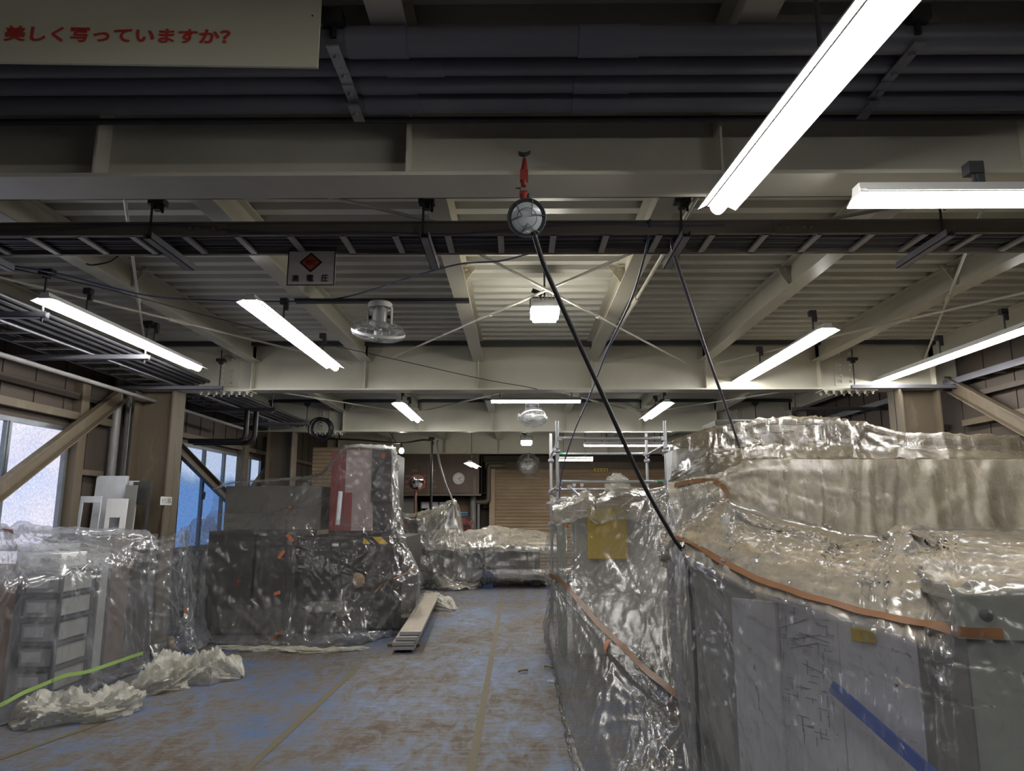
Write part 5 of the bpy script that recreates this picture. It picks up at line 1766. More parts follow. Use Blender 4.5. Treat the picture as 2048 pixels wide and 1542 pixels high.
floor_tape(-.285, 2.5, -.30, 13.4, .055, 'olive tape line down the middle of the aisle floor', 1)
floor_tape(-1.68, 2.5, -1.62, 7.6, .055, 'olive tape line fading out before the planks', 2)
floor_tape(-3.45, 4.2, -3.1, 5.6, .05, 'olive tape line by the thick yellowish plastic heap', 3)
for (u, v, r, lab) in ((1046, 1345, .5, 'brown dry leaf on the blue floor, middle of the aisle side'), (1097, 1337, -.7, 'brown curled leaf close to the wrapped machine on the floor')):
    p = Pz(u, v)
    ex, ey = Vector((math.cos(r), math.sin(r), 0)), Vector((-math.sin(r), math.cos(r), 0))
    vs, fs = [], []
    for i in range(7):
        f = i / 6
        w = .028 * math.sin(math.pi * min(1, f * .95 + .03))
        for sg in (-1, 0, 1):
            vs.append(Vector(p) + ex * (f - .5) * .11 + ey * sg * w + Vector((0, 0, .006 + .014 * abs(sg) + .01 * math.sin(3 * f))))
    for i in range(6):
        for j in range(2):
            fs.append((i * 3 + j, i * 3 + j + 1, i * 3 + j + 4, i * 3 + j + 3))
    o = obj('dry_leaf', MB().add(vs, fs), M['leaf'], label=lab, cat='leaf', group='leaves on the floor', origin=p)
    o.modifiers.new('thickness', 'SOLIDIFY').thickness = .002
p = Pz(1102, 1365)
sc = MB()
for k in range(5):
    a = k * 1.1
    sc.tube([p + (.02 * math.cos(a), .03 * math.sin(a), .004), p + (.02 * math.cos(a + .8), .02, .018), p + (.03 * math.cos(a + 1.9), .03 * math.sin(a + 2), .006)], .004, 5)
obj('paper_scrap', sc, M['paper'], label='white twisted scrap on the blue floor by the leaf', cat='scrap', origin=p)

# ------------------------------------------------------------------ the far wall
yw = 17.75
t = thing('overhead_enclosure', 'large brown panelled enclosure high on the far wall around the clock', 'enclosure', (-2.1, 18.2, 1.94))
A, B = Py(700, 990, yw), Py(962, 908, yw)
obj('front_panel', MB().mm((A[0], yw, A[2]), (B[0], yw + .04, 2.95)), M['brown'], t)
obj('side_panel', MB().mm((B[0] - .04, yw, A[2]), (B[0], 18.65, 2.95)), M['brown'], t)
obj('bottom_panel', MB().mm((A[0], yw, A[2]), (B[0], 18.65, A[2] + .04)), M['brown'], t)
obj('edge_trim', MB().mm((A[0], yw - .015, A[2] - .02), (B[0] + .01, yw, A[2] + .03)).mm((B[0] - .18, yw - .012, A[2]), (B[0] - .13, yw, 2.4)), M['dirty_cream'], t)
for k in range(6):
    x = A[0] + (B[0] - A[0]) * (k + .5) / 6
    obj('panel_seam', MB().mm((x - .006, yw - .006, A[2]), (x + .006, yw, 2.95)), M['machine_dark'], t)
pt = MB()
rr = random.Random(2)
for k in range(4):
    for j in range(5):
        if rr.random() < .75:
            u, v = 800 + 16 * j + rr.uniform(-3, 3), 941 + 11 * k
            p = Py(u, v, yw - .004)
            pt.box(p, (.15, .004, .05))
obj('peeled_poster', pt, paint('faded_poster', (.19, .13, .1), .7, (.12, .08, .06), .6, 8), t)
# clock
cp = Py(917, 957, yw - .03)
t = thing('wall_clock', 'round cream wall clock on the brown panel', 'clock', cp)
obj('case', MB().lathe(cp + (0, .03, 0), (0, -1, 0), [(.15, 0), (.152, .02), (.145, .032), (.138, .03), (.137, .02)], 40), M['machine_beige'], t)
obj('dial', MB().lathe(cp + (0, .012, 0), (0, -1, 0), [(.138, 0), (.138, .006)], 40), M['sign_white'], t)
tk = MB()
for k in range(12):
    a = k * math.pi / 6
    tk.box(cp + (math.sin(a) * .115, .004, math.cos(a) * .115), (.012, .003, .026), Matrix.Rotation(a, 3, 'Y'))
obj('hour_mark', tk, M['black_letter'], t)
for (a, l, w) in ((math.radians(72), .075, .014), (math.radians(140), .1, .009)):
    obj('clock_hand', MB().box(cp + (math.sin(a) * l / 2, .002, math.cos(a) * l / 2), (w, .003, l), Matrix.Rotation(a, 3, 'Y')), M['black_letter'], t)
# shutter
A, B = Py(990, 938, 18.4), Py(1330, 938, 18.4)
t = thing('roller_shutter', 'brown slatted roller shutter closing the far wall', 'shutter', ((A[0] + B[0]) / 2, 18.4, 0))
m = MB()
zt = A[2]
prof = []
z = 0.02
while z < zt:
    prof += [(0, z), (-.02, z + .02), (-.028, z + .045), (-.012, z + .075), (0, z + .082)]
    z += .086
vs = [(A[0], 18.42 + a, b) for a, b in prof] + [(B[0], 18.42 + a, b) for a, b in prof]
n = len(prof)
m.add(vs, [(i, n + i, n + i + 1, i + 1) for i in range(n - 1)])
obj('curtain', m, M['shutter'], t, smooth=False)
obj('guide_rail', MB().mm((A[0] - .14, 18.33, 0), (A[0], 18.5, zt + .05)), M['shutter'], t)
obj('guide_rail', MB().mm((B[0], 18.33, 0), (B[0] + .14, 18.5, zt + .05)), M['shutter'], t)
obj('shutter_box', MB().mm((A[0] - .25, 18.3, zt), (B[0] + .3, 18.65, zt + .17)), M['dirty_cream'], t)
obj('upper_box', MB().mm((A[0] - .3, 18.35, zt + .17), (B[0] + .3, 18.65, zt + .34)), M['wall'], t)
p = Py(1188, 943, 18.28)
q = Py(1216, 937, 18.28)
t = thing('yellow_plate', 'narrow yellow plate with dark marks above the shutter, seen through the scaffold', 'plate', p)
obj('plate', MB().mm((p[0], 18.28, p[2]), (q[0], 18.3, q[2])), M['yellow'], t)
mk = MB()
for k in range(4):
    mk.mm((p[0] + .04 + .08 * k, 18.276, p[2] + .02), (p[0] + .09 + .08 * k, 18.28, q[2] - .02))
obj('mark', mk, M['black_letter'], t)
dr = struct('orange_lit_panel', MB().mm((3.78, 18.5, 0), (4.6, 18.6, 2.5)), M['carton'], 'orange brown panel painted for the lit area beside the roller shutter')  # stands in for an orange lit area; the light is in its colour
for (pts, r, lab, mt) in (([(962, 915), (975, 915)], 0, '', ''), ):
    pass
q = [Py(1010, 931, 18.2), Py(980, 931, 18.2), Py(977, 934, 18.2), Py(977, 1000, 18.2), Py(972, 1004, 18.2), Py(950, 1004, 18.2)]
obj('wall_pipe', MB().tube(q, .06, 12), M['dirty_cream'], label='grimy cream pipe bending beside the roller shutter', cat='pipe', origin=q[-1])
q = [Py(946, 992, 18.2), Py(946, 1062, 18.2)]
obj('wall_pipe', MB().tube([q[0], q[1], (q[1][0], q[1][1], 0.05)], .08, 14).tube([q[0] + (.14, 0, -.2), (q[0][0] + .14, 18.2, .05)], .04, 10), M['pipe_light'], label='pale vertical pipe below the corner of the brown enclosure', cat='pipe', origin=q[1])
for k in range(3):
    v = 960 + 28 * k
    a, b = Py(966, v, 18.55), Py(990, v, 18.55)
    obj('steel_rail', MB().mm(a, b + (0, .05, .04)), M['wall'], label='short rusty rail on the dark wall beside the shutter, %s from the top' % ['first', 'second', 'third'][k], cat='rail', group='rails beside the shutter', origin=a)
# things below the enclosure
A, B = Py(798, 1060, 18.3), Py(834, 992, 18.3)
cab('grey_locker', (A[0], 18.2, 0), (B[0], 18.6, B[2]), M['machine_mid'], 'grey locker behind the convex mirror', 'locker', [('door', (A[0] + .02, 18.18, .1), (B[0] - .02, 18.2, B[2] - .03), M['machine_mid'])])
A, B = Py(840, 1018, 18.4), Py(895, 1003, 18.4)
t = thing('notice_board', 'whitish notice board with papers behind the air hose', 'board', A)
obj('frame', MB().mm((A[0], 18.4, A[2]), (B[0], 18.71, B[2])), M['dark_steel'], t)
for k in range(3):
    x = A[0] + .04 + k * .23
    obj('paper_sheet', MB().mm((x, 18.39, A[2] + .02), (x + .19, 18.4, B[2] - .02)), M['paper'], t)
A, B = Py(906, 1062, 18.4), Py(940, 994, 18.4)
dd = struct('door_2', MB().mm((A[0], 18.45, 0), (B[0], 18.55, B[2])), M['wood'], 'brown door below the clock')
A, B = Py(919, 1031, 18.42), Py(935, 1024, 18.42)
t = thing('door_sign', 'small pale blue sign with dark lettering on the brown door', 'sign', A)
obj('plate', MB().mm((A[0], 18.42, A[2]), (B[0], 18.44, B[2])), paint('pale_blue_sign', (.18, .4, .6), .5), t)
obj('lettering', MB().mm((A[0] + .02, 18.415, A[2] + .03), (B[0] - .02, 18.42, A[2] + .055)), M['black_letter'], t)
fp = Py(932, 1050, 17.4)
t = thing('floor_fan', 'round fan with red blades standing below the clock', 'fan', (fp[0], fp[1], 0))
fg = MB()
fg.ring(fp, (0, 1, .0), .2, .008, 32, 6)
for k in range(24):
    a = 2 * math.pi * k / 24
    fg.tube([fp + (.2 * math.cos(a), 0, .2 * math.sin(a)), fp + (.1 * math.cos(a), -.05, .1 * math.sin(a)), fp + (.02 * math.cos(a), -.06, .02 * math.sin(a))], .003, 4)
obj('guard', fg, M['dark_steel'], t)
for k in range(4):
    a = 2 * math.pi * k / 4 + .4
    obj('blade', MB().box(fp + (.09 * math.cos(a), 0, .09 * math.sin(a)), (.16, .01, .1), Matrix.Rotation(-a, 3, 'Y')), M['clamp_red'], t)
obj('stand', MB().tube([fp + (0, .06, -.05), (fp[0], fp[1] + .06, .05)], .025, 10).lathe((fp[0], fp[1] + .06, 0), (0, 0, 1), [(.2, 0), (.2, .03), (.03, .05)], 24), M['dark_steel'], t)
mp = Py(833, 966, 16)
t = thing('convex_mirror', 'round convex mirror on a rusty pole by the far cabinet', 'mirror', (mp[0], 16.1, 0))
ax = Vector((.25, -.95, -.3)).normalized()
obj('mirror_face', MB().lathe(mp, ax, [(.17, 0), (.15, .03), (.1, .055), (.05, .066), (.001, .07)], 32), M['mirror'], t)
obj('mirror_rim', MB().ring(mp, ax, .175, .013, 32, 8).lathe(mp - np.array(ax) * .03, ax, [(.12, 0), (.17, .03)], 32), M['clamp_red'], t)
obj('pole', MB().tube([(mp[0] - .03, 16.12, 0), (mp[0] - .03, 16.1, mp[2] + .02)], .03, 12), paint('rusty_pole', (.12, .06, .045), .6), t)
# stack of dark corrugated panel near the far column
A, B = Py(622, 1000, 14.0), Py(668, 897, 14.0)
m = MB()
for k in range(13):
    z = A[2] + (B[2] - A[2]) * k / 13
    m.prism([(0, 0), (-.03, .03), (-.03, .07), (0, .1)], (A[0], 14.0, z), (B[0] + .5, 14.0, z), (0, 1, 0), (0, 0, 1))
m.mm((A[0], 14.0, 0), (B[0] + .5, 14.03, B[2]))
obj('corrugated_screen', m, M['shutter'], label='rusty corrugated screen behind the red panel machine', cat='screen', origin=A, smooth=False)
# ------------------------------------------------------------------ scaffold tower
sx0, sx1, sy0, sy1 = .478, 1.81, 8.75, 10.5
t = thing('scaffold_tower', 'galvanised scaffold tower standing behind the yellow panel machine', 'scaffold', (1.15, 9.6, 0))
for i, (x, y, zt) in enumerate(((sx0, sy0, 2.65), (sx1, sy0, 2.65), (sx0, sy1, 2.68), (sx1 + .08, sy1, 2.68))):
    po = obj('standard', MB().tube([(x, y, 0.02), (x, y, zt)], .0215, 14).lathe((x, y, 0), (0, 0, 1), [(.06, 0), (.06, .02)], 14), M['galv'], t)
    fl = MB()
    for z in (1.36, 1.82, 2.28):
        fl.lathe((x, y, z), (0, 0, 1), [(.03, -.03), (.045, -.012), (.045, .012), (.03, .03)], 10)
    obj('collar', fl, M['galv'], po)


def sbar(a, b, r=.0185, nm='ledger'):
    e = np.array(b, float) - np.array(a, float)
    e /= np.linalg.norm(e)
    m = MB().tube([a, b], r, 12)
    for p in (np.array(a, float) + e * .03, np.array(b, float) - e * .03):
        m.box(p, (.05, .05, .05))
    return obj(nm, m, M['galv'], t)


for z in (1.42, 1.9, 2.43):
    sbar((sx0, sy0 - .01, z), (sx1, sy0 - .01, z))
for z in (1.42, 1.86, 2.38):
    sbar((sx0, sy1, z), (sx1 + .08, sy1, z))
for x, x2 in ((sx0, sx0), (sx1, sx1 + .08)):
    for z in (1.38, 1.84, 2.36):
        sbar((x, sy0, z), (x2, sy1, z), .016, 'transom')
sbar((sx0 + .12, sy0, 1.86), (1.2, sy0 + .02, 1.3), .016, 'diagonal')
sbar((1.25, sy1, 1.42), (sx1, sy1 - .02, 1.84), .014, 'diagonal')
for x in (.86, .98):
    sbar((x, sy1 + .6, 1.2), (x, sy1 + .6, 1.98), .015, 'toe_rail')
sbar((.86, sy1 + .6, 1.55), (1.75, sy1 + .6, 1.55), .015, 'toe_rail')
for (x, z) in ((sx0 + .1, 1.42), (sx0 + .08, 2.38), (sx1 - .12, 1.9)):
    obj('green_band', MB().tube([(x, sy0 - .01 if z != 2.38 else sy1, z), (x + .1, sy0 - .01 if z != 2.38 else sy1, z)], .0195, 12), M['green'], t)

# ------------------------------------------------------------------ machine with the yellow panel
t = thing('panel_machine', 'grey machine with a yellow panel beside the scaffold, under sheeting', 'machine', (1.2, 8.2, 0))
obj('machine_body', MB().mm((.62, 8.05, 0.02), (1.58, 8.6, 1.5)), M['machine_grey'], t, bevel=.02, smooth=False)
a, b = Py(1176, 1118, 8.02), Py(1253, 1014, 8.02)
obj('yellow_panel', MB().mm((a[0], 7.99, a[2]), (b[0], 8.05, b[2])), M['yellow'], t, bevel=.006, smooth=False, label='bright yellow panel')
obj('side_body', MB().mm((1.32, 6.7, .02), (1.6, 8.04, .95)), M['machine_grey'], t, bevel=.03, smooth=False)
obj('front_body', MB().mm((1.32, 6.06, .02), (1.6, 6.65, .6)), M['machine_mid'], t, bevel=.03, smooth=False)
obj('corner_post', MB().mm((.44, 8.12, 0.02), (.53, 8.24, 1.52)), M['machine_green'], t, bevel=.01, smooth=False)
cab('carton_box', (.86, 8.2, 1.5), (1.12, 8.5, 1.6), M['carton'], 'brown carton under the sheeting on top of the yellow panel machine', 'box')
colsA = [
    [(1104, 994, 9.6), (1100, 1000, 9.0), (1091, 1060, 8.9), (1088, 1110, 8.7), (1093, 1150, 8.5), (1093, 1215, 8.45), (1096, 1262, 0)],
    [(1118, 992, 9.3), (1118, 998, 8.35), (1108, 1060, 8.2), (1106, 1110, 8.1), (1110, 1153, 8.0), (1102, 1225, 7.85), (1103, 1300, 0)],
    [(1150, 990, 9.2), (1150, 1006, 8.1), (1150, 1060, 7.95), (1145, 1120, 7.75), (1140, 1180, 7.35), (1120, 1300, 6.8), (1113, 1362, 0)],
    [(1200, 985, 9.2), (1200, 1002, 8.0), (1205, 1065, 7.85), (1200, 1140, 7.35), (1188, 1228, 6.45), (1152, 1380, 5.65), (1126, 1440, 0)],
    [(1255, 976, 9.2), (1258, 998, 7.9), (1258, 1060, 7.5), (1252, 1160, 6.8), (1235, 1278, 5.6), (1195, 1450, 4.8), (1148, 1535, 0)],
    [(1300, 978, 9.0), (1305, 992, 7.6), (1310, 1055, 7.0), (1310, 1170, 6.2), (1300, 1340, 4.85), (1270, 1490, 4.25), (1180, 1640, 0)],
    [(1350, 968, 8.2), (1352, 976, 7.1), (1362, 1045, 6.6), (1365, 1180, 5.8), (1355, 1385, 4.4), (1345, 1520, 3.95), (1240, 1760, 0)],
    [(1450, 958, 7.0), (1450, 966, 6.6), (1440, 1030, 6.2), (1430, 1180, 5.5), (1420, 1430, 4.2), (1420, 1550, 3.85), (1340, 1850, 0)],
]
grid = [[(Pz(u, v) if y == 0 else Py(u, v, y)) for (u, v, y) in [c_[r] for c_ in colsA]] for r in range(7)]
SA = sheet('plastic_sheet', grid, M['film_grey'], res=.026, k=.25, slack=(.012, .003), depth=(.03, .05),
           pins=[(Py(1112, 1150, 8.0), .04, 12, .7), (Py(1352, 976, 7.6), .03, 10, .7), (Py(1450, 966, 6.7), .03, 10, .7), (Py(1118, 998, 8.35), .03, 9, .5), (Py(1384, 1412, 4.3), .05, 12, .6)],
           hang=(.014, 2.4), hang_rows=(.5, 1), cross=(.007, 1.2), seed=41, label='plastic sheet falling from the yellow panel machine to the aisle floor', cat='sheeting')
tape('tape_strip', SA, [(1096, 1146), (1110, 1147), (1124, 1160), (1150, 1195), (1190, 1240), (1230, 1280), (1275, 1325), (1320, 1362), (1360, 1395), (1384, 1412)], .045, M['tan'], label='long tan tape')
tape('tape_strip', SA, [(1100, 1036), (1116, 1042), (1132, 1045)], .06, M['orange'])
tape('tape_strip', SA, [(1214, 1278), (1211, 1300)], .05, M['orange'], step=6)
# loose sheet folded over its top
gr = []
for (r, ys) in enumerate((9.0, 8.5, 7.98, 7.8)):
    row = []
    for (u, v) in ((1112, 1000), (1145, 990), (1175, 978), (1195, 990), (1225, 975), (1262, 972), (1300, 980), (1345, 972)):
        row.append(Py(u, v + (0, 2, 12, 44 + .12 * (u - 1112))[r], ys))
    gr.append(row)
S5 = sheet('plastic_sheet', gr, M['film_far'], res=.022, pins=[(Py(1172, 980, 8.5), .04, 9, .4)], hang=(.015, 5), cross=(.012, 3), seed=47, floor=False, label='loose crumpled sheet lying on top of the yellow panel machine', cat='sheeting')
crumple_heap('crumpled bundle of clear plastic on top of the machine beside the scaffold', [Py(1215, 984, 8.9), Py(1238, 978, 8.8), Py(1262, 980, 8.8)], .22, .13, M['film_heap'], 61)

# ------------------------------------------------------------------ tall machine behind
t = thing('tall_machine', 'long tall grey machine against the wall, under dusty sheeting', 'machine', (3.4, 7.6, 0))
obj('machine_body', MB().mm((2.12, 6.62, 0.02), (5.0, 7.1, 1.95)), M['machine_mid'], t, bevel=.02, smooth=False)
obj('upper_body', MB().mm((2.0, 7.18, 0.02), (5.0, 8.05, 2.2)), M['machine_mid'], t, bevel=.02, smooth=False)
obj('end_cabinet', MB().mm((1.66, 7.5, 0.02), (1.98, 8.05, 2.2)), M['board'], t, bevel=.02, smooth=False, label='white end cabinet')
obj('control_box', MB().mm(Py(1512, 1020, 6.52), Py(1575, 975, 6.62)), M['machine_dark'], t, bevel=.01, smooth=False, label='dark control box')
obj('top_casting', MB().mm(Py(1432, 868, 7.35), Py(1500, 852, 7.9)), M['black'], t, bevel=.01, smooth=False)
for k in range(6):
    p = Py(1608 + k * 78, 882, 7.16)
    obj('lifting_fin', MB().prism([(0, 0), (.14, 0), (.14, .06)], p, p + (0, .012, 0), (1, 0, 0), (0, 0, 1)), M['machine_mid'], t, smooth=False)
u_ = [1345, 1385, 1430, 1485, 1560, 1640, 1720, 1790, 1900, 2040, 2085]
ctop = [882, 868, 856, 850, 839, 836, 845, 866, 870, 872, 873]
rowsC = [
    [Py(u - (60 if u > 2000 else 0), v + 3, 8.0) for u, v in zip(u_, ctop)],
    [Py(u, v, 7.08) for u, v in zip(u_, ctop)],
    [Py(1343, 925, 7.0), Py(1383, 905, 6.98), Py(1428, 893, 6.95), Py(1487, 893, 6.98), Py(1560, 888, 7.02), Py(1640, 888, 7.02), Py(1720, 890, 7.02), Py(1790, 893, 7.02), Py(1900, 895, 7.02), Py(2040, 896, 7.02), Py(2085, 896, 7.02)],
    [Py(1343, 945, 7.15), Py(1390, 925, 7.0), Py(1438, 912, 6.8), Py(1492, 914, 6.72)] + [Py(u, 917, 6.72) for u in u_[4:]],
    [Py(1343, 966, 7.05), Py(1395, 955, 6.8), Py(1445, 945, 6.6), Py(1496, 922, 6.5)] + [Py(u, 919, 6.5) for u in u_[4:]],
    [Py(1352, 1000, 7.0), Py(1405, 990, 6.7), Py(1452, 975, 6.5), Py(1503, 965, 6.42)] + [Py(u, 975, 6.42) for u in u_[4:]],
    [Py(1365, 1040, 6.9), Py(1420, 1030, 6.6), Py(1470, 1025, 6.4), Py(1520, 1025, 6.35)] + [Py(u, 1030, 6.35) for u in u_[4:]],
    [Py(1375, 1085, 6.85), Py(1430, 1085, 6.5), Py(1480, 1085, 6.3), Py(1530, 1085, 6.28)] + [Py(u, 1090, 6.28) for u in u_[4:]],
]
SC = sheet('plastic_sheet', rowsC[4:], M['film_dusty'], res=.024, k=.2, slack=(.05, .003), depth=(.03, .07), crumple=(.004, 9), pins=[(Py(1450, 962, 6.6), .05, 12, .5)],
           hang=(.075, 1.7), hang_rows=(0, .9), cross=(.012, 1.4), hold=(0,), seed=53, floor=False, label='grey dusty plastic curtain hanging down the front of the tall machine', cat='sheeting')
SCT = sheet('plastic_sheet', rowsC[:5], M['film_brown'], res=.026, k=.2, slack=(.03, .003), depth=(.02, .05), crumple=(.004, 7),
            pins=[(Py(1430, 860, 7.05), .03, 9, .5), (Py(1560, 838, 7.05), .03, 9, .5), (Py(1700, 840, 7.05), .03, 9, .5), (Py(1480, 893, 6.95), .04, 9, .4)],
            hang=(.02, 4), cross=(.012, 1.6), hold=(0, 1, -1), seed=54, floor=False, label='brownish plastic sheet over the humped top of the tall machine', cat='sheeting')
tape('tape_strip', SC, [(1343, 970), (1362, 962), (1385, 958), (1430, 956), (1448, 960), (1456, 976), (1460, 996)], .045, M['tan'])
ce = sheet('plastic_sheet', [[Py(1335, 900, 8.3), Py(1345, 884, 7.9), Py(1385, 866, 7.55), Py(1432, 850, 7.35)], [Py(1337, 930, 8.2), Py(1346, 925, 7.6), Py(1385, 905, 7.2), Py(1438, 880, 7.0)], [Py(1340, 985, 8.1), Py(1349, 985, 7.5), Py(1370, 960, 7.05), Py(1405, 930, 6.85)]],
           M['film'], res=.03, seed=71, floor=False, label='clear sheet with a red mark over the end of the tall machine', cat='sheeting')
p, nrm = on_sheet(ce, 1408, 874, .01)
obj('red_mark', MB().box(p, (.05, .004, .02)), M['sign_red'], ce.o)
p, nrm = on_sheet(ce, 1368, 892, .012)
mk = MB()
for k in range(5):
    mk.box(p + (0, 0, .03 * (k - 2)), (.075, .003, .006)).box(p + (.018 * (k - 2), 0, 0), (.005, .003, .13))
obj('printed_mark', mk, M['paper_ink'], ce.o, smooth=False)

# ------------------------------------------------------------------ the low machines in front, under one long sheet
t = thing('front_machine', 'low white and green grey machine closest to the viewer, under sheeting', 'machine', (2.0, 3.6, 0))
obj('machine_bed', MB().mm((1.62, 3.95, 0.02), (4.6, 5.5, 1.2)), M['machine_beige'], t, bevel=.02, smooth=False)


def panel_px(name, u0, v0, u1, v1, ya, yb, mat, th=.03, zlow=None, label=None, parent=None):
    """an upright panel whose front runs from depth ya at u0 to yb at u1"""
    a, b = Py(u0, v0, ya), Py(u1, v0, yb)
    zt = (a[2] + b[2]) / 2
    zb = zlow if zlow is not None else (Py(u0, v1, ya)[2] + Py(u1, v1, yb)[2]) / 2
    d = np.array((b[0] - a[0], b[1] - a[1], 0))
    ln = np.linalg.norm(d)
    ang = math.atan2(d[1], d[0])
    c = (np.array((a[0], a[1], 0)) + np.array((b[0], b[1], 0))) / 2 + np.array((-d[1], d[0], 0)) / ln * th / 2 + np.array((0, 0, (zt + zb) / 2))
    return obj(name, MB().box(c, (ln, th, zt - zb), Matrix.Rotation(ang, 3, 'Z')), M[mat], parent or t, bevel=.004, smooth=False, label=label), c, ang


panel_px('side_guard', 1370, 1140, 1500, 1600, 4.2, 3.75, 'machine_grey', zlow=.02)
panel_px('white_guard', 1462, 1200, 1548, 1600, 3.78, 3.6, 'paper', zlow=.05)
dp, dc, da = panel_px('drawing_board', 1538, 1170, 1668, 1600, 3.66, 3.36, 'paper', zlow=.05)
wp, wc, wa = panel_px('white_door', 1672, 1215, 1832, 1600, 3.34, 3.02, 'paper', zlow=.05)
panel_px('yellow_mark', 1700, 1258, 1748, 1285, 3.26, 3.17, 'yellow', .012)
panel_px('dark_post', 1828, 1240, 1852, 1600, 3.02, 2.98, 'machine_mid', zlow=.05)
panel_px('brown_guard', 1850, 1240, 1925, 1600, 2.98, 2.88, 'machine_mid', zlow=.05)
gb, gc, ga = panel_px('green_box', 1905, 1160, 2330, 1285, 2.86, 2.72, 'machine_green', .5)
panel_px('lower_green_box', 1925, 1290, 2330, 1600, 2.9, 2.74, 'machine_green', .5, zlow=.05)
p = Py(1965, 1228, 2.55)
obj('knob', MB().lathe(Py(1968, 1230, 2.8), (0, -1, 0), [(.02, 0), (.024, .02), (.012, .03)], 14), M['machine_dark'], t)
# blue stripe across the white door
R_ = Matrix.Rotation(wa, 3, 'Z') @ Matrix.Rotation(math.radians(30), 3, 'Y')
sp = Py(1760, 1458, 3.14)
obj('blue_stripe', MB().box(sp, (.5, .012, .055), R_), M['blue'], t, smooth=False)
# lines of drawing on the board
ink = MB()
rr = random.Random(8)
exd = np.array((math.cos(da), math.sin(da), 0))
nd = np.array((math.sin(da), -math.cos(da), 0))
for k in range(90):
    x = rr.uniform(-.15, .15)
    z = rr.uniform(.5, 1.15)
    vert = rr.random() < .4
    l = rr.uniform(.015, .07)
    c_ = np.array((dc[0], dc[1], 0)) + exd * x + nd * .017 + np.array((0, 0, z))
    ink.box(c_, (.003 if vert else l, .001, l if vert else .003), Matrix.Rotation(da, 3, 'Z'))
for k in range(5):
    c_ = np.array((dc[0], dc[1], 0)) + exd * rr.uniform(-.1, .1) + nd * .017 + np.array((0, 0, rr.uniform(.6, 1.1)))
    ink.box(c_, (.16, .001, .004), Matrix.Rotation(da, 3, 'Z') @ Matrix.Rotation(rr.uniform(-.9, .9), 3, 'Y'))
obj('drawing_lines', ink, M['paper_ink'], dp, smooth=False)
obj('top_block', MB().mm((2.15, 2.95, .4), (4.6, 4.1, 1.26)), M['machine_beige'], t, bevel=.03, smooth=False)
obj('corner_post', MB().tube([(1.12, 3.95, .02), (1.12, 3.95, 1.52)], .03, 12), M['machine_grey'], t)

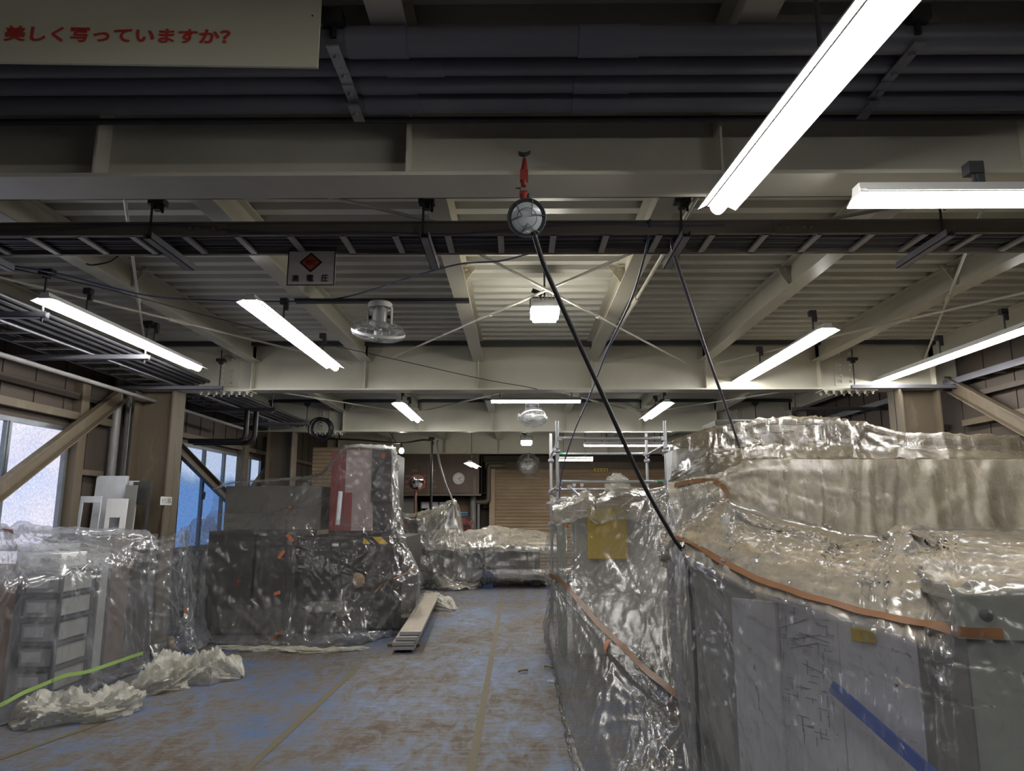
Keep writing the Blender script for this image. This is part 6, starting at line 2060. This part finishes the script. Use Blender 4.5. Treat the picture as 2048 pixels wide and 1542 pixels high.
colsB = [
    [(1405, 1018, 5.4), (1392, 1030, 4.6), (1366, 1056, 4.1), (1346, 1080, 3.9), (1352, 1200, 3.88), (1366, 1350, 3.82), (1398, 1545, 3.72), (1430, 1760, 3.65), (1430, 1900, 0)],
    [(1450, 998, 5.0), (1450, 999, 4.25), (1425, 1040, 3.85), (1392, 1088, 3.72), (1402, 1210, 3.68), (1420, 1360, 3.62), (1450, 1550, 3.55), (1480, 1760, 3.5), (1480, 1900, 0)],
    [(1500, 1013, 5.3), (1480, 1030, 4.3), (1462, 1082, 3.72), (1448, 1120, 3.55), (1452, 1225, 3.5), (1470, 1370, 3.45), (1500, 1555, 3.42), (1530, 1770, 3.4), (1530, 1920, 0)],
    [(1560, 1031, 5.7), (1545, 1052, 4.5), (1520, 1092, 3.62), (1502, 1146, 3.42), (1508, 1240, 3.4), (1525, 1380, 3.38), (1550, 1560, 3.35), (1580, 1780, 3.33), (1580, 1950, 0)],
    [(1630, 1048, 5.9), (1615, 1066, 4.6), (1590, 1100, 3.55), (1572, 1170, 3.28), (1580, 1260, 3.26), (1595, 1390, 3.22), (1615, 1565, 3.2), (1640, 1780, 3.18), (1640, 1960, 0)],
    [(1690, 1065, 5.95), (1688, 1090, 4.0), (1660, 1128, 3.4), (1645, 1192, 3.16), (1650, 1275, 3.14), (1662, 1400, 3.1), (1680, 1570, 3.08), (1700, 1780, 3.06), (1700, 1980, 0)],
    [(1760, 1068, 5.8), (1768, 1078, 3.75), (1735, 1132, 3.25), (1722, 1212, 3.04), (1728, 1290, 3.02), (1738, 1410, 2.98), (1750, 1575, 2.96), (1765, 1790, 2.94), (1765, 2000, 0)],
    [(1812, 1055, 4.9), (1813, 1057, 3.55), (1798, 1132, 3.12), (1795, 1230, 2.92), (1800, 1305, 2.9), (1808, 1420, 2.87), (1818, 1580, 2.85), (1830, 1800, 2.83), (1830, 2030, 0)],
    [(1860, 1055, 4.9), (1865, 1075, 3.9), (1868, 1120, 3.05), (1862, 1250, 2.8), (1868, 1320, 2.78), (1876, 1430, 2.76), (1886, 1585, 2.75), (1895, 1800, 2.74), (1895, 2050, 0)],
    [(1915, 1055, 4.9), (1912, 1085, 3.6), (1906, 1148, 2.72), (1905, 1262, 2.68), (1915, 1335, 2.68), (1925, 1440, 2.68), (1935, 1590, 2.68), (1945, 1800, 2.68), (1945, 2060, 0)],
    [(1990, 1055, 4.9), (1988, 1090, 3.5), (1985, 1149, 2.66), (1985, 1272, 2.6), (1992, 1340, 2.6), (2000, 1450, 2.6), (2010, 1590, 2.6), (2015, 1800, 2.6), (2015, 2080, 0)],
    [(2090, 1055, 4.9), (2090, 1092, 3.5), (2095, 1150, 2.62), (2095, 1275, 2.55), (2100, 1345, 2.55), (2105, 1450, 2.55), (2110, 1590, 2.55), (2110, 1800, 2.55), (2110, 2100, 0)],
    [(2330, 1055, 4.9), (2330, 1092, 3.5), (2340, 1150, 2.6), (2340, 1275, 2.5), (2340, 1345, 2.5), (2340, 1450, 2.5), (2340, 1590, 2.5), (2340, 1800, 2.5), (2340, 2100, 0)],
]
grid = [[(Pz(u, v) if y == 0 else Py(u, v, y)) for (u, v, y) in [c_[r] for c_ in colsB]] for r in range(9)]
grid = [[row[0] * np.array((1.4, 1.4, 1.0)) if r > 1 else row[0] * np.array((1.06, 1.06, .98))] + row for r, row in enumerate(grid)]     # the sheet turns the corner
SB = sheet('plastic_sheet', grid, M['film_front'], res=.0155, k=.22, slack=(.022, .004), fine=(.008, .004), depth=(.02, .03), iters=(140, 30),
           pins=[(Py(1372, 1085, 3.8), .022, 16, .9), (Py(1813, 1057, 3.55), .03, 16, .7), (Py(1906, 1148, 2.72), .02, 12, .4, 1), (Py(1450, 999, 4.25), .02, 10, .5), (Py(1890, 1262, 2.75), .012, 12, .3, 1), (Py(1655, 1078, 4.4), .012, 9, .5, 1)],
           hang=(.013, 6), hang_rows=(.33, .6), cross=(.006, 2.0), seed=59, label='long plastic sheet over the low machines nearest the viewer', cat='sheeting')
tape('tape_strip', SB, [(1346, 1079), (1362, 1079), (1378, 1083), (1400, 1096), (1425, 1110), (1450, 1120), (1480, 1142), (1520, 1158), (1560, 1172), (1600, 1186), (1650, 1200), (1700, 1214), (1750, 1228), (1800, 1238), (1850, 1246), (1880, 1254), (1893, 1264), (1910, 1266), (1935, 1265), (1965, 1266), (1995, 1269)], .036, M['tan'], lift=.01, label='wide tan tape')
